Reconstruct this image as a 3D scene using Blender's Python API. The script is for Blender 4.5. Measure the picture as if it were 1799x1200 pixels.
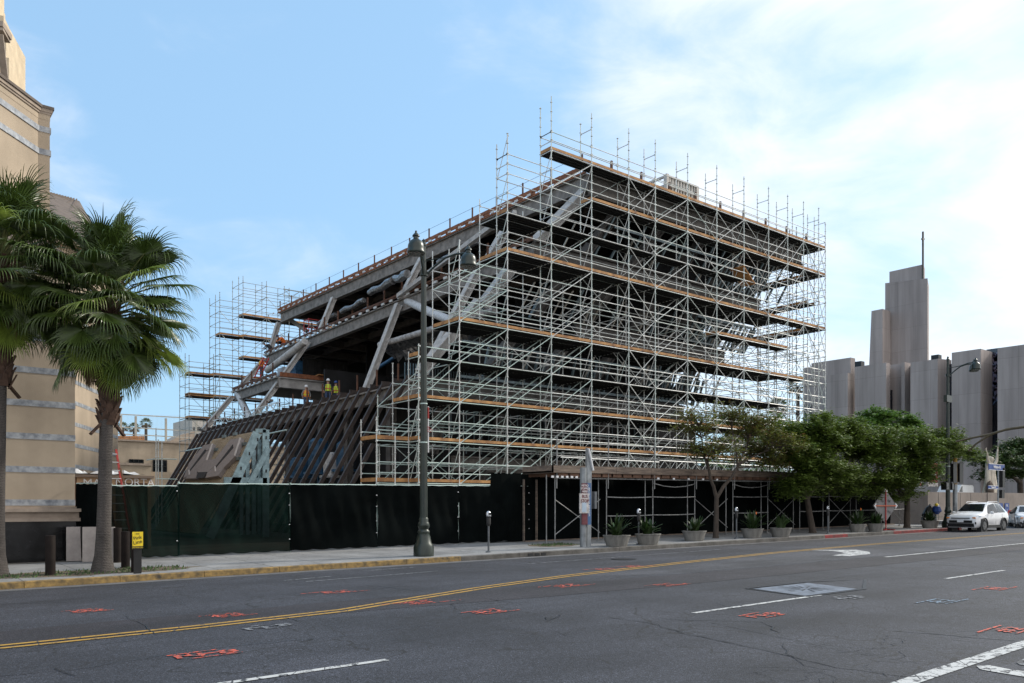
import bpy, math, random
from mathutils import Vector, Matrix
R=math.radians
rnd=random.Random(7)
# ------------------------------------------------------------------ camera, sky, sun, exposure
SC=bpy.context.scene
for o in list(bpy.data.objects): bpy.data.objects.remove(o)
COL=SC.collection
FP=1440.0; PW=1799.0; HY=890.0; EYE=1.9; SL=.0095
HEAD=math.atan2(.6247,.7809)
cd=bpy.data.cameras.new('camera'); cam=bpy.data.objects.new('camera',cd); COL.objects.link(cam)
cam.location=(0,0,EYE); cam.rotation_euler=(R(90),0,-HEAD)
cd.sensor_width=36; cd.lens=36*FP/PW; cd.shift_y=(HY-600)/PW; cd.clip_end=3000; cd.clip_start=.1
SC.camera=cam
SUN_EL=R(34); SUN_DIR=Vector((.966*math.cos(SUN_EL),-.15*math.cos(SUN_EL),math.sin(SUN_EL))).normalized()
W=bpy.data.worlds.new('World'); SC.world=W; W.use_nodes=True
nt=W.node_tree; nt.nodes.clear()
def N(nt,t,**k):
    n=nt.nodes.new(t)
    for a,b in k.items():
        if a.startswith('i_'):
            n.inputs[a[2:].replace('_',' ')].default_value=b
        else: setattr(n,a,b)
    return n
def math_node(nt,op,a,b=None,clamp=False):
    m=nt.nodes.new('ShaderNodeMath'); m.operation=op; m.use_clamp=clamp
    for i,x in enumerate((a,b)):
        if x is None: continue
        if isinstance(x,(int,float)): m.inputs[i].default_value=x
        else: nt.links.new(x,m.inputs[i])
    return m.outputs[0]
def ramp(nt,fac,stops):
    r=nt.nodes.new('ShaderNodeValToRGB'); nt.links.new(fac,r.inputs[0])
    e=r.color_ramp.elements
    while len(e)<len(stops): e.new(.5)
    for i,(p,c) in enumerate(stops):
        e[i].position=p; e[i].color=(*c,1) if len(c)==3 else c
    return r.outputs[0]
def mixc(nt,fac,a,b,bt='MIX'):
    m=nt.nodes.new('ShaderNodeMix'); m.data_type='RGBA'; m.blend_type=bt
    for s,x in ((m.inputs[0],fac),(m.inputs[6],a),(m.inputs[7],b)):
        if isinstance(x,(int,float)): s.default_value=x
        elif isinstance(x,tuple): s.default_value=(*x,1) if len(x)==3 else x
        else: nt.links.new(x,s)
    return m.outputs[2]
sky=N(nt,'ShaderNodeTexSky'); sky.sky_type='NISHITA'; sky.sun_disc=False
sky.sun_elevation=SUN_EL; sky.sun_rotation=math.atan2(SUN_DIR.x,SUN_DIR.y)
sky.air_density=1.0; sky.dust_density=1.6; sky.ozone_density=1.3; sky.altitude=60
tc=N(nt,'ShaderNodeTexCoord')
mp=N(nt,'ShaderNodeMapping'); nt.links.new(tc.outputs['Generated'],mp.inputs[0]); mp.inputs['Scale'].default_value=(1,1,2.1)
n1=N(nt,'ShaderNodeTexNoise'); n1.inputs['Scale'].default_value=1.7; n1.inputs['Detail'].default_value=6; n1.inputs['Roughness'].default_value=.52; n1.inputs['Distortion'].default_value=.35
mp.inputs['Location'].default_value=(1.35,.4,.2)
nt.links.new(mp.outputs[0],n1.inputs['Vector'])
vm=N(nt,'ShaderNodeVectorMath',operation='DOT_PRODUCT'); nt.links.new(tc.outputs['Generated'],vm.inputs[0]); vm.inputs[1].default_value=Vector((.88,.33,.33)).normalized()
g1=math_node(nt,'MULTIPLY',math_node(nt,'SUBTRACT',vm.outputs['Value'],.895),7.0,)
g1=math_node(nt,'MAXIMUM',g1,0.0)
cl=math_node(nt,'ADD',math_node(nt,'MULTIPLY',math_node(nt,'SUBTRACT',n1.outputs['Fac'],.50),2.3),g1)
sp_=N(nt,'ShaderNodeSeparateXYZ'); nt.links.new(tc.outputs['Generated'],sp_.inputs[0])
south=math_node(nt,'MAXIMUM',math_node(nt,'MULTIPLY',math_node(nt,'SUBTRACT',.05,sp_.outputs[1]),2.0),0.0)  # extra white cloud added behind the camera as neutral fill
n3=N(nt,'ShaderNodeTexNoise'); n3.inputs['Scale'].default_value=5.5; n3.inputs['Detail'].default_value=7; n3.inputs['Roughness'].default_value=.6; n3.inputs['Distortion'].default_value=.5
nt.links.new(mp.outputs[0],n3.inputs['Vector'])
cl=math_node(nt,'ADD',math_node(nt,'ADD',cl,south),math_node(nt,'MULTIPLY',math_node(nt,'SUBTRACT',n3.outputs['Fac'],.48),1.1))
cl=math_node(nt,'MULTIPLY',cl,1.0,True)
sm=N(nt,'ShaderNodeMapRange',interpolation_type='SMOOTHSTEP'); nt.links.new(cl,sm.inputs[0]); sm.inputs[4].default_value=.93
skyb=mixc(nt,1.0,sky.outputs[0],(1.0,1.15,1.15),'MULTIPLY')
skyb=mixc(nt,.6,skyb,(2.6,4.85,7.5))
skyb=mixc(nt,.06,skyb,(7.5,7.8,8.1))
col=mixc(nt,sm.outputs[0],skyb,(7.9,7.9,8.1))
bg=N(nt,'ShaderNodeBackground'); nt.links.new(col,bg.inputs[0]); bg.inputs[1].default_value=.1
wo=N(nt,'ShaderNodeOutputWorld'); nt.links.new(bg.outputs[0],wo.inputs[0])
sl=bpy.data.lights.new('sun','SUN'); sl.energy=2.3; sl.angle=R(5); sl.color=(1,.93,.82)
so=bpy.data.objects.new('sun',sl); COL.objects.link(so); so.rotation_euler=(-SUN_DIR).to_track_quat('-Z','Y').to_euler(); so.location=(60,-30,60)
SC.view_settings.view_transform='Standard'; SC.view_settings.look='None'; SC.view_settings.exposure=.62; SC.view_settings.gamma=1
# ------------------------------------------------------------------ measuring helpers (pixel of the 1799-wide photo -> world)
def ray(u,v):
    a=(u-900)/FP; return (.6247+.7809*a,.7809-.6247*a,(HY-v)/FP)
def aty(u,v,Y):
    x,y,z=ray(u,v); t=Y/y; return Vector((x*t,Y,EYE+z*t))
def atx(u,v,X):
    x,y,z=ray(u,v); t=X/x; return Vector((X,y*t,EYE+z*t))
def atd(u,v,t):
    x,y,z=ray(u,v); return Vector((x*t,y*t,EYE+z*t))
def gr(u,v,dz=0):
    x,y,z=ray(u,v); t=(EYE-dz)/(SL*x-z); return Vector((x*t,y*t,SL*x*t+dz))
CURB=21.6
def gz(X,Y):
    return SL*X+(0 if Y<CURB else .15+.02*min(Y-CURB,5))
# ------------------------------------------------------------------ materials
MATS={}
def mat(name,col,rough=.7,metal=0,var=.15,scale=3,bump=0,bscale=40,spec=.5,col2=None,coat=0,trans=0,stretch=None,island=0,isl2=None,coord='Object'):
    if name in MATS: return MATS[name]
    m=bpy.data.materials.new(name); m.use_nodes=True; t=m.node_tree; b=t.nodes['Principled BSDF']
    b.inputs['Roughness'].default_value=rough; b.inputs['Metallic'].default_value=metal
    b.inputs['Specular IOR Level'].default_value=spec
    if coat: b.inputs['Coat Weight'].default_value=coat; b.inputs['Coat Roughness'].default_value=.05
    tcn=t.nodes.new('ShaderNodeTexCoord'); vec=tcn.outputs[coord]
    if stretch:
        mpn=t.nodes.new('ShaderNodeMapping'); mpn.inputs['Scale'].default_value=stretch; t.links.new(vec,mpn.inputs[0]); vec=mpn.outputs[0]
    n=t.nodes.new('ShaderNodeTexNoise'); n.inputs['Scale'].default_value=scale; n.inputs['Detail'].default_value=6; n.inputs['Roughness'].default_value=.6
    t.links.new(vec,n.inputs['Vector'])
    c2=col2 or tuple(c*(1-var*1.6) for c in col); c1=tuple(min(1,c*(1+var*.7)) for c in col) if not col2 else col
    c=ramp(t,n.outputs['Fac'],[(.3,c2),(.68,c1)])
    if island:
        ge=t.nodes.new('ShaderNodeNewGeometry')
        k=ramp(t,ge.outputs['Random Per Island'],[(0,(1-island,)*3),(1,(1+island*.6,)*3)])
        c=mixc(t,1.0,c,k,'MULTIPLY')
        if isl2:
            f=math_node(t,'GREATER_THAN',math_node(t,'FRACT',math_node(t,'MULTIPLY',ge.outputs['Random Per Island'],37.7)),isl2[1])
            c=mixc(t,f,c,isl2[0])
    t.links.new(c,b.inputs['Base Color'])
    if bump:
        n2=t.nodes.new('ShaderNodeTexNoise'); n2.inputs['Scale'].default_value=bscale; n2.inputs['Detail'].default_value=4
        t.links.new(vec,n2.inputs['Vector'])
        bm=t.nodes.new('ShaderNodeBump'); bm.inputs['Strength'].default_value=bump; bm.inputs['Distance'].default_value=.02
        t.links.new(n2.outputs['Fac'],bm.inputs['Height']); t.links.new(bm.outputs[0],b.inputs['Normal'])
    if trans:
        tr=t.nodes.new('ShaderNodeBsdfTranslucent'); t.links.new(c,tr.inputs[0])
        mx=t.nodes.new('ShaderNodeMixShader'); mx.inputs[0].default_value=trans
        t.links.new(b.outputs[0],mx.inputs[1]); t.links.new(tr.outputs[0],mx.inputs[2]); t.links.new(mx.outputs[0],t.nodes['Material Output'].inputs[0])
    MATS[name]=m; return m
# ------------------------------------------------------------------ mesh builder
def frame(d):
    d=Vector(d).normalized(); up=Vector((0,0,1)) if abs(d.z)<.95 else Vector((0,1,0))
    a=d.cross(up).normalized(); return a,a.cross(d).normalized()
class MB:
    def __init__(s): s.v=[]; s.f=[]; s.m=[]
    def add(s,vs,fs,mi=0):
        n=len(s.v); s.v+= [tuple(x) for x in vs]; s.f+=[tuple(i+n for i in f) for f in fs]; s.m+=[mi]*len(fs); return s
    def box(s,x0,y0,z0,x1,y1,z1,mi=0):
        return s.add([(x0,y0,z0),(x1,y0,z0),(x1,y1,z0),(x0,y1,z0),(x0,y0,z1),(x1,y0,z1),(x1,y1,z1),(x0,y1,z1)],
         [(0,3,2,1),(4,5,6,7),(0,1,5,4),(1,2,6,5),(2,3,7,6),(3,0,4,7)],mi)
    def cbox(s,c,sz,rz=0,mi=0):
        co,si=math.cos(rz),math.sin(rz); vs=[]
        for k in (-.5,.5):
            for (a,b) in ((-.5,-.5),(.5,-.5),(.5,.5),(-.5,.5)):
                x,y=a*sz[0],b*sz[1]; vs.append((c[0]+x*co-y*si,c[1]+x*si+y*co,c[2]+k*sz[2]))
        return s.add(vs,[(0,3,2,1),(4,5,6,7),(0,1,5,4),(1,2,6,5),(2,3,7,6),(3,0,4,7)],mi)
    def bar(s,p,q,w,h,up=None,mi=0):
        p=Vector(p); q=Vector(q); a,b=frame(q-p)
        if up is not None:
            d=(q-p).normalized(); a=d.cross(Vector(up)).normalized(); b=a.cross(d).normalized()
        o=[a*(w/2)*i+b*(h/2)*j for i,j in ((-1,-1),(1,-1),(1,1),(-1,1))]
        return s.add([p+x for x in o]+[q+x for x in o],[(0,1,2,3),(7,6,5,4),(0,4,5,1),(1,5,6,2),(2,6,7,3),(3,7,4,0)],mi)
    def ibeam(s,p,q,w,h,tf=.05,up=(0,0,1),mi=0):
        p=Vector(p); q=Vector(q); d=(q-p).normalized(); a=d.cross(Vector(up)).normalized(); b=a.cross(d).normalized()
        s.bar(p,q,w*.28,h-2*tf,up,mi)
        s.bar(p+b*(h-tf)/2,q+b*(h-tf)/2,w,tf,up,mi); s.bar(p-b*(h-tf)/2,q-b*(h-tf)/2,w,tf,up,mi); return s
    def tube(s,p,q,r,n=6,r2=None,mi=0,cap=True):
        p=Vector(p); q=Vector(q); a,b=frame(q-p); r2=r if r2 is None else r2
        vs=[];fs=[]
        for i in range(n):
            t=2*math.pi*i/n; vs.append(p+(a*math.cos(t)+b*math.sin(t))*r)
        for i in range(n):
            t=2*math.pi*i/n; vs.append(q+(a*math.cos(t)+b*math.sin(t))*r2)
        for i in range(n): fs.append((i,(i+1)%n,n+(i+1)%n,n+i))
        if cap: fs+= [tuple(range(n))[::-1],tuple(range(n,2*n))]
        return s.add(vs,fs,mi)
    def path(s,pts,rs,n=8,mi=0):
        pts=[Vector(p) for p in pts]
        if isinstance(rs,(int,float)): rs=[rs]*len(pts)
        vs=[];fs=[]; pa=None
        for i,p in enumerate(pts):
            d=(pts[min(i+1,len(pts)-1)]-pts[max(i-1,0)]).normalized()
            if pa is None: a,b=frame(d)
            else:
                a=(pa-d*pa.dot(d)).normalized(); b=a.cross(d)
            pa=a
            for k in range(n):
                t=2*math.pi*k/n; vs.append(p+(a*math.cos(t)+b*math.sin(t))*rs[i])
        for i in range(len(pts)-1):
            for k in range(n): fs.append((i*n+k,i*n+(k+1)%n,(i+1)*n+(k+1)%n,(i+1)*n+k))
        fs+=[tuple(range(n))[::-1],tuple(range((len(pts)-1)*n,len(pts)*n))]
        return s.add(vs,fs,mi)
    def lathe(s,prof,c=(0,0,0),n=20,sq=None,mi=0,cap=True):
        vs=[];fs=[]
        for r,z in prof:
            for k in range(n):
                t=2*math.pi*k/n; x,y=r*math.cos(t),r*math.sin(t)
                if sq: x*=sq[0]; y*=sq[1]
                vs.append((c[0]+x,c[1]+y,c[2]+z))
        for i in range(len(prof)-1):
            for k in range(n): fs.append((i*n+k,i*n+(k+1)%n,(i+1)*n+(k+1)%n,(i+1)*n+k))
        if cap: fs+=[tuple(range(n))[::-1],tuple(range((len(prof)-1)*n,len(prof)*n))]
        return s.add(vs,fs,mi)
    def prism(s,poly,z0,z1,mi=0):
        n=len(poly); vs=[(x,y,z0) for x,y in poly]+[(x,y,z1) for x,y in poly]
        return s.add(vs,[tuple(range(n))[::-1],tuple(range(n,2*n))]+[(i,(i+1)%n,n+(i+1)%n,n+i) for i in range(n)],mi)
    def slab3(s,pts,d,mi=0):  # polygon of 3d points extruded by vector d
        n=len(pts); d=Vector(d); vs=[Vector(p) for p in pts]+[Vector(p)+d for p in pts]
        return s.add(vs,[tuple(range(n))[::-1],tuple(range(n,2*n))]+[(i,(i+1)%n,n+(i+1)%n,n+i) for i in range(n)],mi)
    def xf(s,M):
        s.v=[tuple(M@Vector(v)) for v in s.v]; return s
    def join(s,o):
        n=len(s.v); s.v+=o.v; s.f+=[tuple(i+n for i in f) for f in o.f]; s.m+=o.m; return s
    def build(s,name,m,parent=None,smooth=False,world=False,fix=True):
        me=bpy.data.meshes.new(name)
        v=s.v
        if world and parent is not None:
            L=rootloc(parent); v=[(a-L.x,b-L.y,c-L.z) for a,b,c in v]
        me.from_pydata(v,[],s.f)
        for x in (m if isinstance(m,(list,tuple)) else [m]): me.materials.append(x)
        if isinstance(m,(list,tuple)): me.polygons.foreach_set('material_index',s.m)
        if smooth:
            me.polygons.foreach_set('use_smooth',[True]*len(me.polygons))
            try: me.set_sharp_from_angle(angle=R(40))
            except Exception: pass
        me.update()
        o=bpy.data.objects.new(name,me); COL.objects.link(o)
        if parent is not None: o.parent=parent
        return o
def rootloc(p):
    L=Vector((0,0,0))
    while p is not None: L+=p.location; p=p.parent
    return L
def tag(o,label=None,cat=None,group=None,kind=None):
    if label: o['label']=label
    if cat: o['category']=cat
    if group: o['group']=group
    if kind: o['kind']=kind
    return o
def thing(name,label,cat,loc=(0,0,0),rz=0,group=None):
    o=bpy.data.objects.new(name,None); COL.objects.link(o); o.location=loc; o.rotation_euler=(0,0,rz); o.empty_display_size=.2
    return tag(o,label,cat,group)
def kids(o): return [c for c in bpy.data.objects if c.parent==o]
def copy_tree(o,loc=None,rz=None,label=None,parent=None,scale=None):
    c=o.copy(); COL.objects.link(c); c.parent=parent
    if loc is not None: c.location=loc
    if rz is not None: c.rotation_euler=(0,0,rz)
    if scale is not None: c.scale=(scale,)*3
    if label: c['label']=label
    for k in kids(o): copy_tree(k,parent=c)
    return c
class Parts:   # countable parts: the nearest 100 as objects, the rest as one
    def __init__(s,name,m,parent,smooth=False,lim=100): s.n=name;s.m=m;s.p=parent;s.l=[];s.sm=smooth;s.lim=lim
    def add(s,mb,c): s.l.append((Vector(c).length,mb)); return mb
    def done(s):
        s.l.sort(key=lambda t:t[0])
        for d,mb in s.l[:s.lim]: mb.build(s.n,s.m,s.p,s.sm,world=True)
        if len(s.l)>s.lim:
            a=MB()
            for d,mb in s.l[s.lim:]: a.join(mb)
            tag(a.build(s.n,s.m,s.p,s.sm,world=True),kind='stuff')
def text(name,body,m,parent,loc,rot,size,ext=.002,align='CENTER',world=True,sx=1,bold=0):
    cu=bpy.data.curves.new(name,'FONT'); cu.body=body; cu.size=size; cu.extrude=ext; cu.align_x=align; cu.align_y='CENTER'; cu.offset=bold
    t=bpy.data.objects.new('t',cu); COL.objects.link(t)
    dg=bpy.context.evaluated_depsgraph_get(); me=bpy.data.meshes.new_from_object(t.evaluated_get(dg)); me.name=name
    bpy.data.objects.remove(t)
    me.materials.clear(); me.materials.append(m)
    o=bpy.data.objects.new(name,me); COL.objects.link(o); o.parent=parent
    L=Vector(loc)-(rootloc(parent) if (world and parent is not None) else Vector((0,0,0)))
    o.location=L; o.rotation_euler=rot; o.scale=(sx,1,1)
    return o
def skin(name,m,parent,joints,edges,sub=1,root=0,post=None):   # continuous figure from a joint skeleton
    me=bpy.data.meshes.new('sk'); me.from_pydata([j[:3] for j in joints],edges,[])
    o=bpy.data.objects.new('sk',me); COL.objects.link(o)
    md=o.modifiers.new('s','SKIN'); md.use_smooth_shade=True
    for i,j in enumerate(joints):
        r=j[3]; rr=(r,r) if isinstance(r,(int,float)) else r
        me.skin_vertices[0].data[i].radius=rr; me.skin_vertices[0].data[i].use_root=(i==root)
    sb=o.modifiers.new('u','SUBSURF'); sb.levels=sub; sb.render_levels=sub
    dg=bpy.context.evaluated_depsgraph_get(); r=bpy.data.meshes.new_from_object(o.evaluated_get(dg)); r.name=name
    bpy.data.objects.remove(o)
    r.materials.clear()
    for x in (m if isinstance(m,(list,tuple)) else [m]): r.materials.append(x)
    if post: post(r)
    q=bpy.data.objects.new(name,r); COL.objects.link(q); q.parent=parent; return q
# ------------------------------------------------------------------ material library
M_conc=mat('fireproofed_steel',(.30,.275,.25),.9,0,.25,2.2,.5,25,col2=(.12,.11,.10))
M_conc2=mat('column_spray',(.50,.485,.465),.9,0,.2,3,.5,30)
M_concd=mat('shaded_steel_spray',(.15,.137,.125),.9,0,.25,2.2,.5,25,col2=(.07,.065,.06))  # darker copy for street face and ceiling steel, shade put into the colour
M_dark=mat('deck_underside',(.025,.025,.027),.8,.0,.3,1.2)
M_deepd=mat('backing_wall',(.012,.012,.013),.9,0,.4,.8)
M_rust=mat('rusty_edge',(.33,.13,.06),.85,0,.3,4,col2=(.14,.055,.03))
M_brown=mat('primed_steel',(.060,.042,.035),.6,.0,.3,2,col2=(.024,.017,.015))
M_galv=mat('galvanised_tube',(.76,.78,.75),.45,.0,.2,6,island=.22,isl2=((.50,.62,.57),.90))
M_galvd=mat('galvanised_stud',(.17,.22,.235),.45,.4,.25,4)
M_plank=mat('scaffold_plank',(.028,.028,.027),.8,.2,.3,3)
M_toe=mat('toe_board',(.62,.33,.12),.75,0,.3,2.2,col2=(.22,.10,.045),island=.3)
M_wood=mat('plywood',(.22,.12,.075),.85,0,.3,3,col2=(.11,.06,.04))
M_wood2=mat('weathered_wood',(.27,.205,.155),.9,0,.35,3,.3,30,col2=(.09,.07,.06),stretch=(.4,1,4))
M_blue=mat('blue_wrap',(.025,.10,.20),.5,0,.3,4)
M_white=mat('white_wrap',(.6,.6,.6),.6,0,.2,5)
M_foil=mat('foil_duct',(.30,.30,.30),.4,.6,.5,5,.8,12)
M_hi=mat('hi_vis_yellow',(.55,.75,.05),.7,0,.1)
M_or=mat('hi_vis_orange',(.85,.2,.03),.7,0,.1)
M_red=mat('red_paint',(.45,.035,.03),.5,0,.2)
M_stucco=mat('stucco',(.45,.365,.27),.95,0,.14,.5,.3,60)
M_stucco2=mat('pale_stone',(.66,.53,.36),.9,0,.14,1.2,.3,40)
M_trim=mat('stone_trim',(.36,.29,.23),.85,0,.15,3)
def joints(m,bw,bh,k,axis=0,lo=.8):
    t=m.node_tree; b=t.nodes['Principled BSDF']; old=b.inputs['Base Color'].links[0].from_socket
    tcn=t.nodes.new('ShaderNodeTexCoord'); sx=t.nodes.new('ShaderNodeSeparateXYZ'); t.links.new(tcn.outputs['Object'],sx.inputs[0]); cx=t.nodes.new('ShaderNodeCombineXYZ')
    t.links.new(math_node(t,'ADD',sx.outputs[0],sx.outputs[1]),cx.inputs[0]); t.links.new(sx.outputs[2],cx.inputs[1])
    br=t.nodes.new('ShaderNodeTexBrick'); br.offset=0; br.inputs['Scale'].default_value=1; br.inputs['Brick Width'].default_value=bw; br.inputs['Row Height'].default_value=bh; br.inputs['Mortar Size'].default_value=.02
    br.inputs['Color1'].default_value=(1,1,1,1); br.inputs['Color2'].default_value=(.93,.93,.93,1); br.inputs['Mortar'].default_value=(k,k,k,1); t.links.new(cx.outputs[0],br.inputs['Vector'])
    n=t.nodes.new('ShaderNodeTexNoise'); mp_=t.nodes.new('ShaderNodeMapping'); mp_.inputs['Scale'].default_value=(.9,.9,.05); t.links.new(tcn.outputs['Object'],mp_.inputs[0]); t.links.new(mp_.outputs[0],n.inputs['Vector']); n.inputs['Scale'].default_value=1.2; n.inputs['Detail'].default_value=6
    c=mixc(t,1.0,old,br.outputs[0],'MULTIPLY'); c=mixc(t,1.0,c,ramp(t,n.outputs['Fac'],[(.35,(lo,lo,lo)),(.6,(1.05,1.05,1.05))]),'MULTIPLY'); t.links.new(c,b.inputs['Base Color'])
joints(M_stucco,60,60,1.0,lo=.90)
M_marble=mat('marble_band',(.46,.48,.50),.4,0,.3,4.5,col2=(.13,.145,.17))
M_granite=mat('black_granite',(.012,.012,.013),.18,0,.5,4)
M_roofm=mat('metal_roof',(.15,.12,.10),.9,.0,.15,3)
M_screen=mat('windscreen_mesh',(.004,.012,.0095),1.0,0,.5,.55,.1,120,spec=.02)
def see_through(m,k):
    t=m.node_tree; o=t.nodes['Material Output']; src=o.inputs[0].links[0].from_socket; tr=t.nodes.new('ShaderNodeBsdfTransparent'); mx=t.nodes.new('ShaderNodeMixShader'); mx.inputs[0].default_value=k
    t.links.new(src,mx.inputs[1]); t.links.new(tr.outputs[0],mx.inputs[2]); t.links.new(mx.outputs[0],o.inputs[0])
see_through(M_screen,.05)
M_screenb=mat('black_mesh',(.0045,.006,.006),1.0,0,.4,.6,.1,120,spec=.02)
M_black=mat('black_paint',(.012,.012,.012),.45,0,.2)
M_glass=mat('dark_glass',(.012,.015,.018),.08,0,.3,2,spec=.4)
M_lampg=mat('lamp_green',(.022,.032,.024),.4,.2,.2,5,coat=.25)
M_lens=mat('lamp_lens',(.10,.10,.095),.2,0,.2)
M_palm=mat('palm_leaf',(.085,.135,.028),.36,0,.25,3,trans=.18,island=.35,spec=.55)
M_palml=mat('palm_leaf_sunlit',(.22,.30,.05),.45,0,.2,3,trans=.25,island=.2)  # light fronds, sunlight put into the leaf green
M_palmd=mat('palm_leaf_dead',(.20,.135,.07),.8,0,.3,3,trans=.1,island=.3)
M_palmt=None
M_bark=mat('tree_bark',(.075,.058,.045),.95,0,.3,8,.8,30,stretch=(1,1,.3))
M_leafA=mat('leaf_olive',(.16,.18,.034),.6,0,.2,.8,trans=.3,island=.45,isl2=((.17,.09,.03),.88))
M_leafB=mat('leaf_green',(.135,.20,.032),.6,0,.2,.8,trans=.3,island=.45)
M_leafC=mat('leaf_bright',(.14,.26,.045),.6,0,.2,.8,trans=.3,island=.4)
M_leafD=mat('leaf_deep',(.07,.12,.03),.6,0,.2,.8,trans=.25,island=.4)
M_strap=mat('strap_leaf',(.03,.062,.015),.45,0,.2,3,trans=.15,island=.4)
M_planter=mat('planter_concrete',(.22,.21,.19),.9,0,.25,5,.3,40,stretch=(1,1,.25))
M_soil=mat('soil',(.06,.045,.03),1,0,.3,8)
M_dirt=mat('dirt',(.13,.10,.065),1,0,.4,3,.6,30)
M_grass=mat('weed_leaf',(.06,.11,.03),.8,0,.3,3,island=.4)
M_church=mat('ribbed_concrete',(.41,.355,.33),.95,0,.16,.35,.5,6,stretch=(1,1,.15))
joints(M_church,2.4,3.6,.72)
M_chwall=mat('church_wall_plaster',(.25,.21,.18),.95,0,.15,.8,.2,30)
M_statue=mat('statue_stone',(.52,.46,.37),.85,0,.25,2.2,.3,20)
M_carw=mat('car_white',(.78,.78,.78),.3,0,.03,2,coat=.7)
M_plast=mat('black_plastic',(.02,.02,.02),.6,0,.2)
M_tyre=mat('tyre_rubber',(.018,.018,.018),.8,0,.2)
M_rim=mat('alloy_rim',(.20,.20,.20),.35,.6,.1)
M_head=mat('headlight_glass',(.55,.58,.6),.1,.3,.1,spec=.8)
M_bsign=mat('blue_sign',(.006,.05,.24),.45,0,.08)
M_wht=mat('white_ink',(.8,.8,.8),.6,0,.05)
M_yel=mat('yellow_sign',(.85,.62,.02),.5,0,.06)
M_skin=mat('skin',(.38,.22,.15),.6,0,.1)
M_jean=mat('denim',(.05,.08,.16),.9,0,.2)
M_cloth=mat('dark_cloth',(.04,.04,.045),.9,0,.2)
M_shirt=mat('grey_cloth',(.22,.22,.22),.9,0,.2)
M_bollard=mat('bollard_brown',(.014,.009,.007),.7,0,.3,4,spec=.2)
M_block=mat('pale_concrete',(.42,.37,.34),.9,0,.14,4,.2,50)
M_meter=mat('meter_grey',(.14,.15,.16),.5,.4,.2)
M_metald=mat('meter_dome',(.55,.57,.6),.25,.6,.1)
M_pylon=mat('pylon_grey',(.30,.32,.33),.45,.4,.25,3)
M_paper=mat('paper_poster',(.55,.52,.5),.8,0,.3,5)
M_mar=mat('maroon_sign',(.14,.03,.04),.6,0,.3,6)
M_gfrc=mat('cladding_panel',(.26,.225,.21),.95,0,.12,8,.3,60)
M_corr=mat('corrugated_sheet',(.34,.28,.20),.7,0,.15,2)
def wear_paint(name,col,thr=.42,sc=6,under=(.055,.057,.062)):
    m=bpy.data.materials.new(name); m.use_nodes=True; t=m.node_tree; b=t.nodes['Principled BSDF']
    tcn=t.nodes.new('ShaderNodeTexCoord')
    n=t.nodes.new('ShaderNodeTexNoise'); n.inputs['Scale'].default_value=sc; n.inputs['Detail'].default_value=8; n.inputs['Roughness'].default_value=.75
    t.links.new(tcn.outputs['Object'],n.inputs['Vector'])
    vo=t.nodes.new('ShaderNodeTexVoronoi'); vo.feature='DISTANCE_TO_EDGE'; vo.inputs['Scale'].default_value=2.2
    t.links.new(tcn.outputs['Object'],vo.inputs['Vector'])
    f=math_node(t,'GREATER_THAN',n.outputs['Fac'],thr); f=math_node(t,'MULTIPLY',f,math_node(t,'GREATER_THAN',vo.outputs['Distance'],.012))
    n2=t.nodes.new('ShaderNodeTexNoise'); n2.inputs['Scale'].default_value=30; t.links.new(tcn.outputs['Object'],n2.inputs['Vector'])
    c=mixc(t,n2.outputs['Fac'],tuple(x*.62 for x in col),col)
    t.links.new(mixc(t,f,under,c),b.inputs['Base Color']); b.inputs['Roughness'].default_value=.8
    return m
M_pw=wear_paint('white_road_paint',(.62,.62,.60),.455,9)
M_py=wear_paint('yellow_road_paint',(.50,.29,.05),.41,9)
M_pr=wear_paint('red_survey_paint',(.80,.12,.06),.495,14)
M_pb=wear_paint('blue_survey_paint',(.26,.38,.50),.51,14)
M_pf=wear_paint('faded_white_paint',(.30,.31,.33),.5,9)
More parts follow.
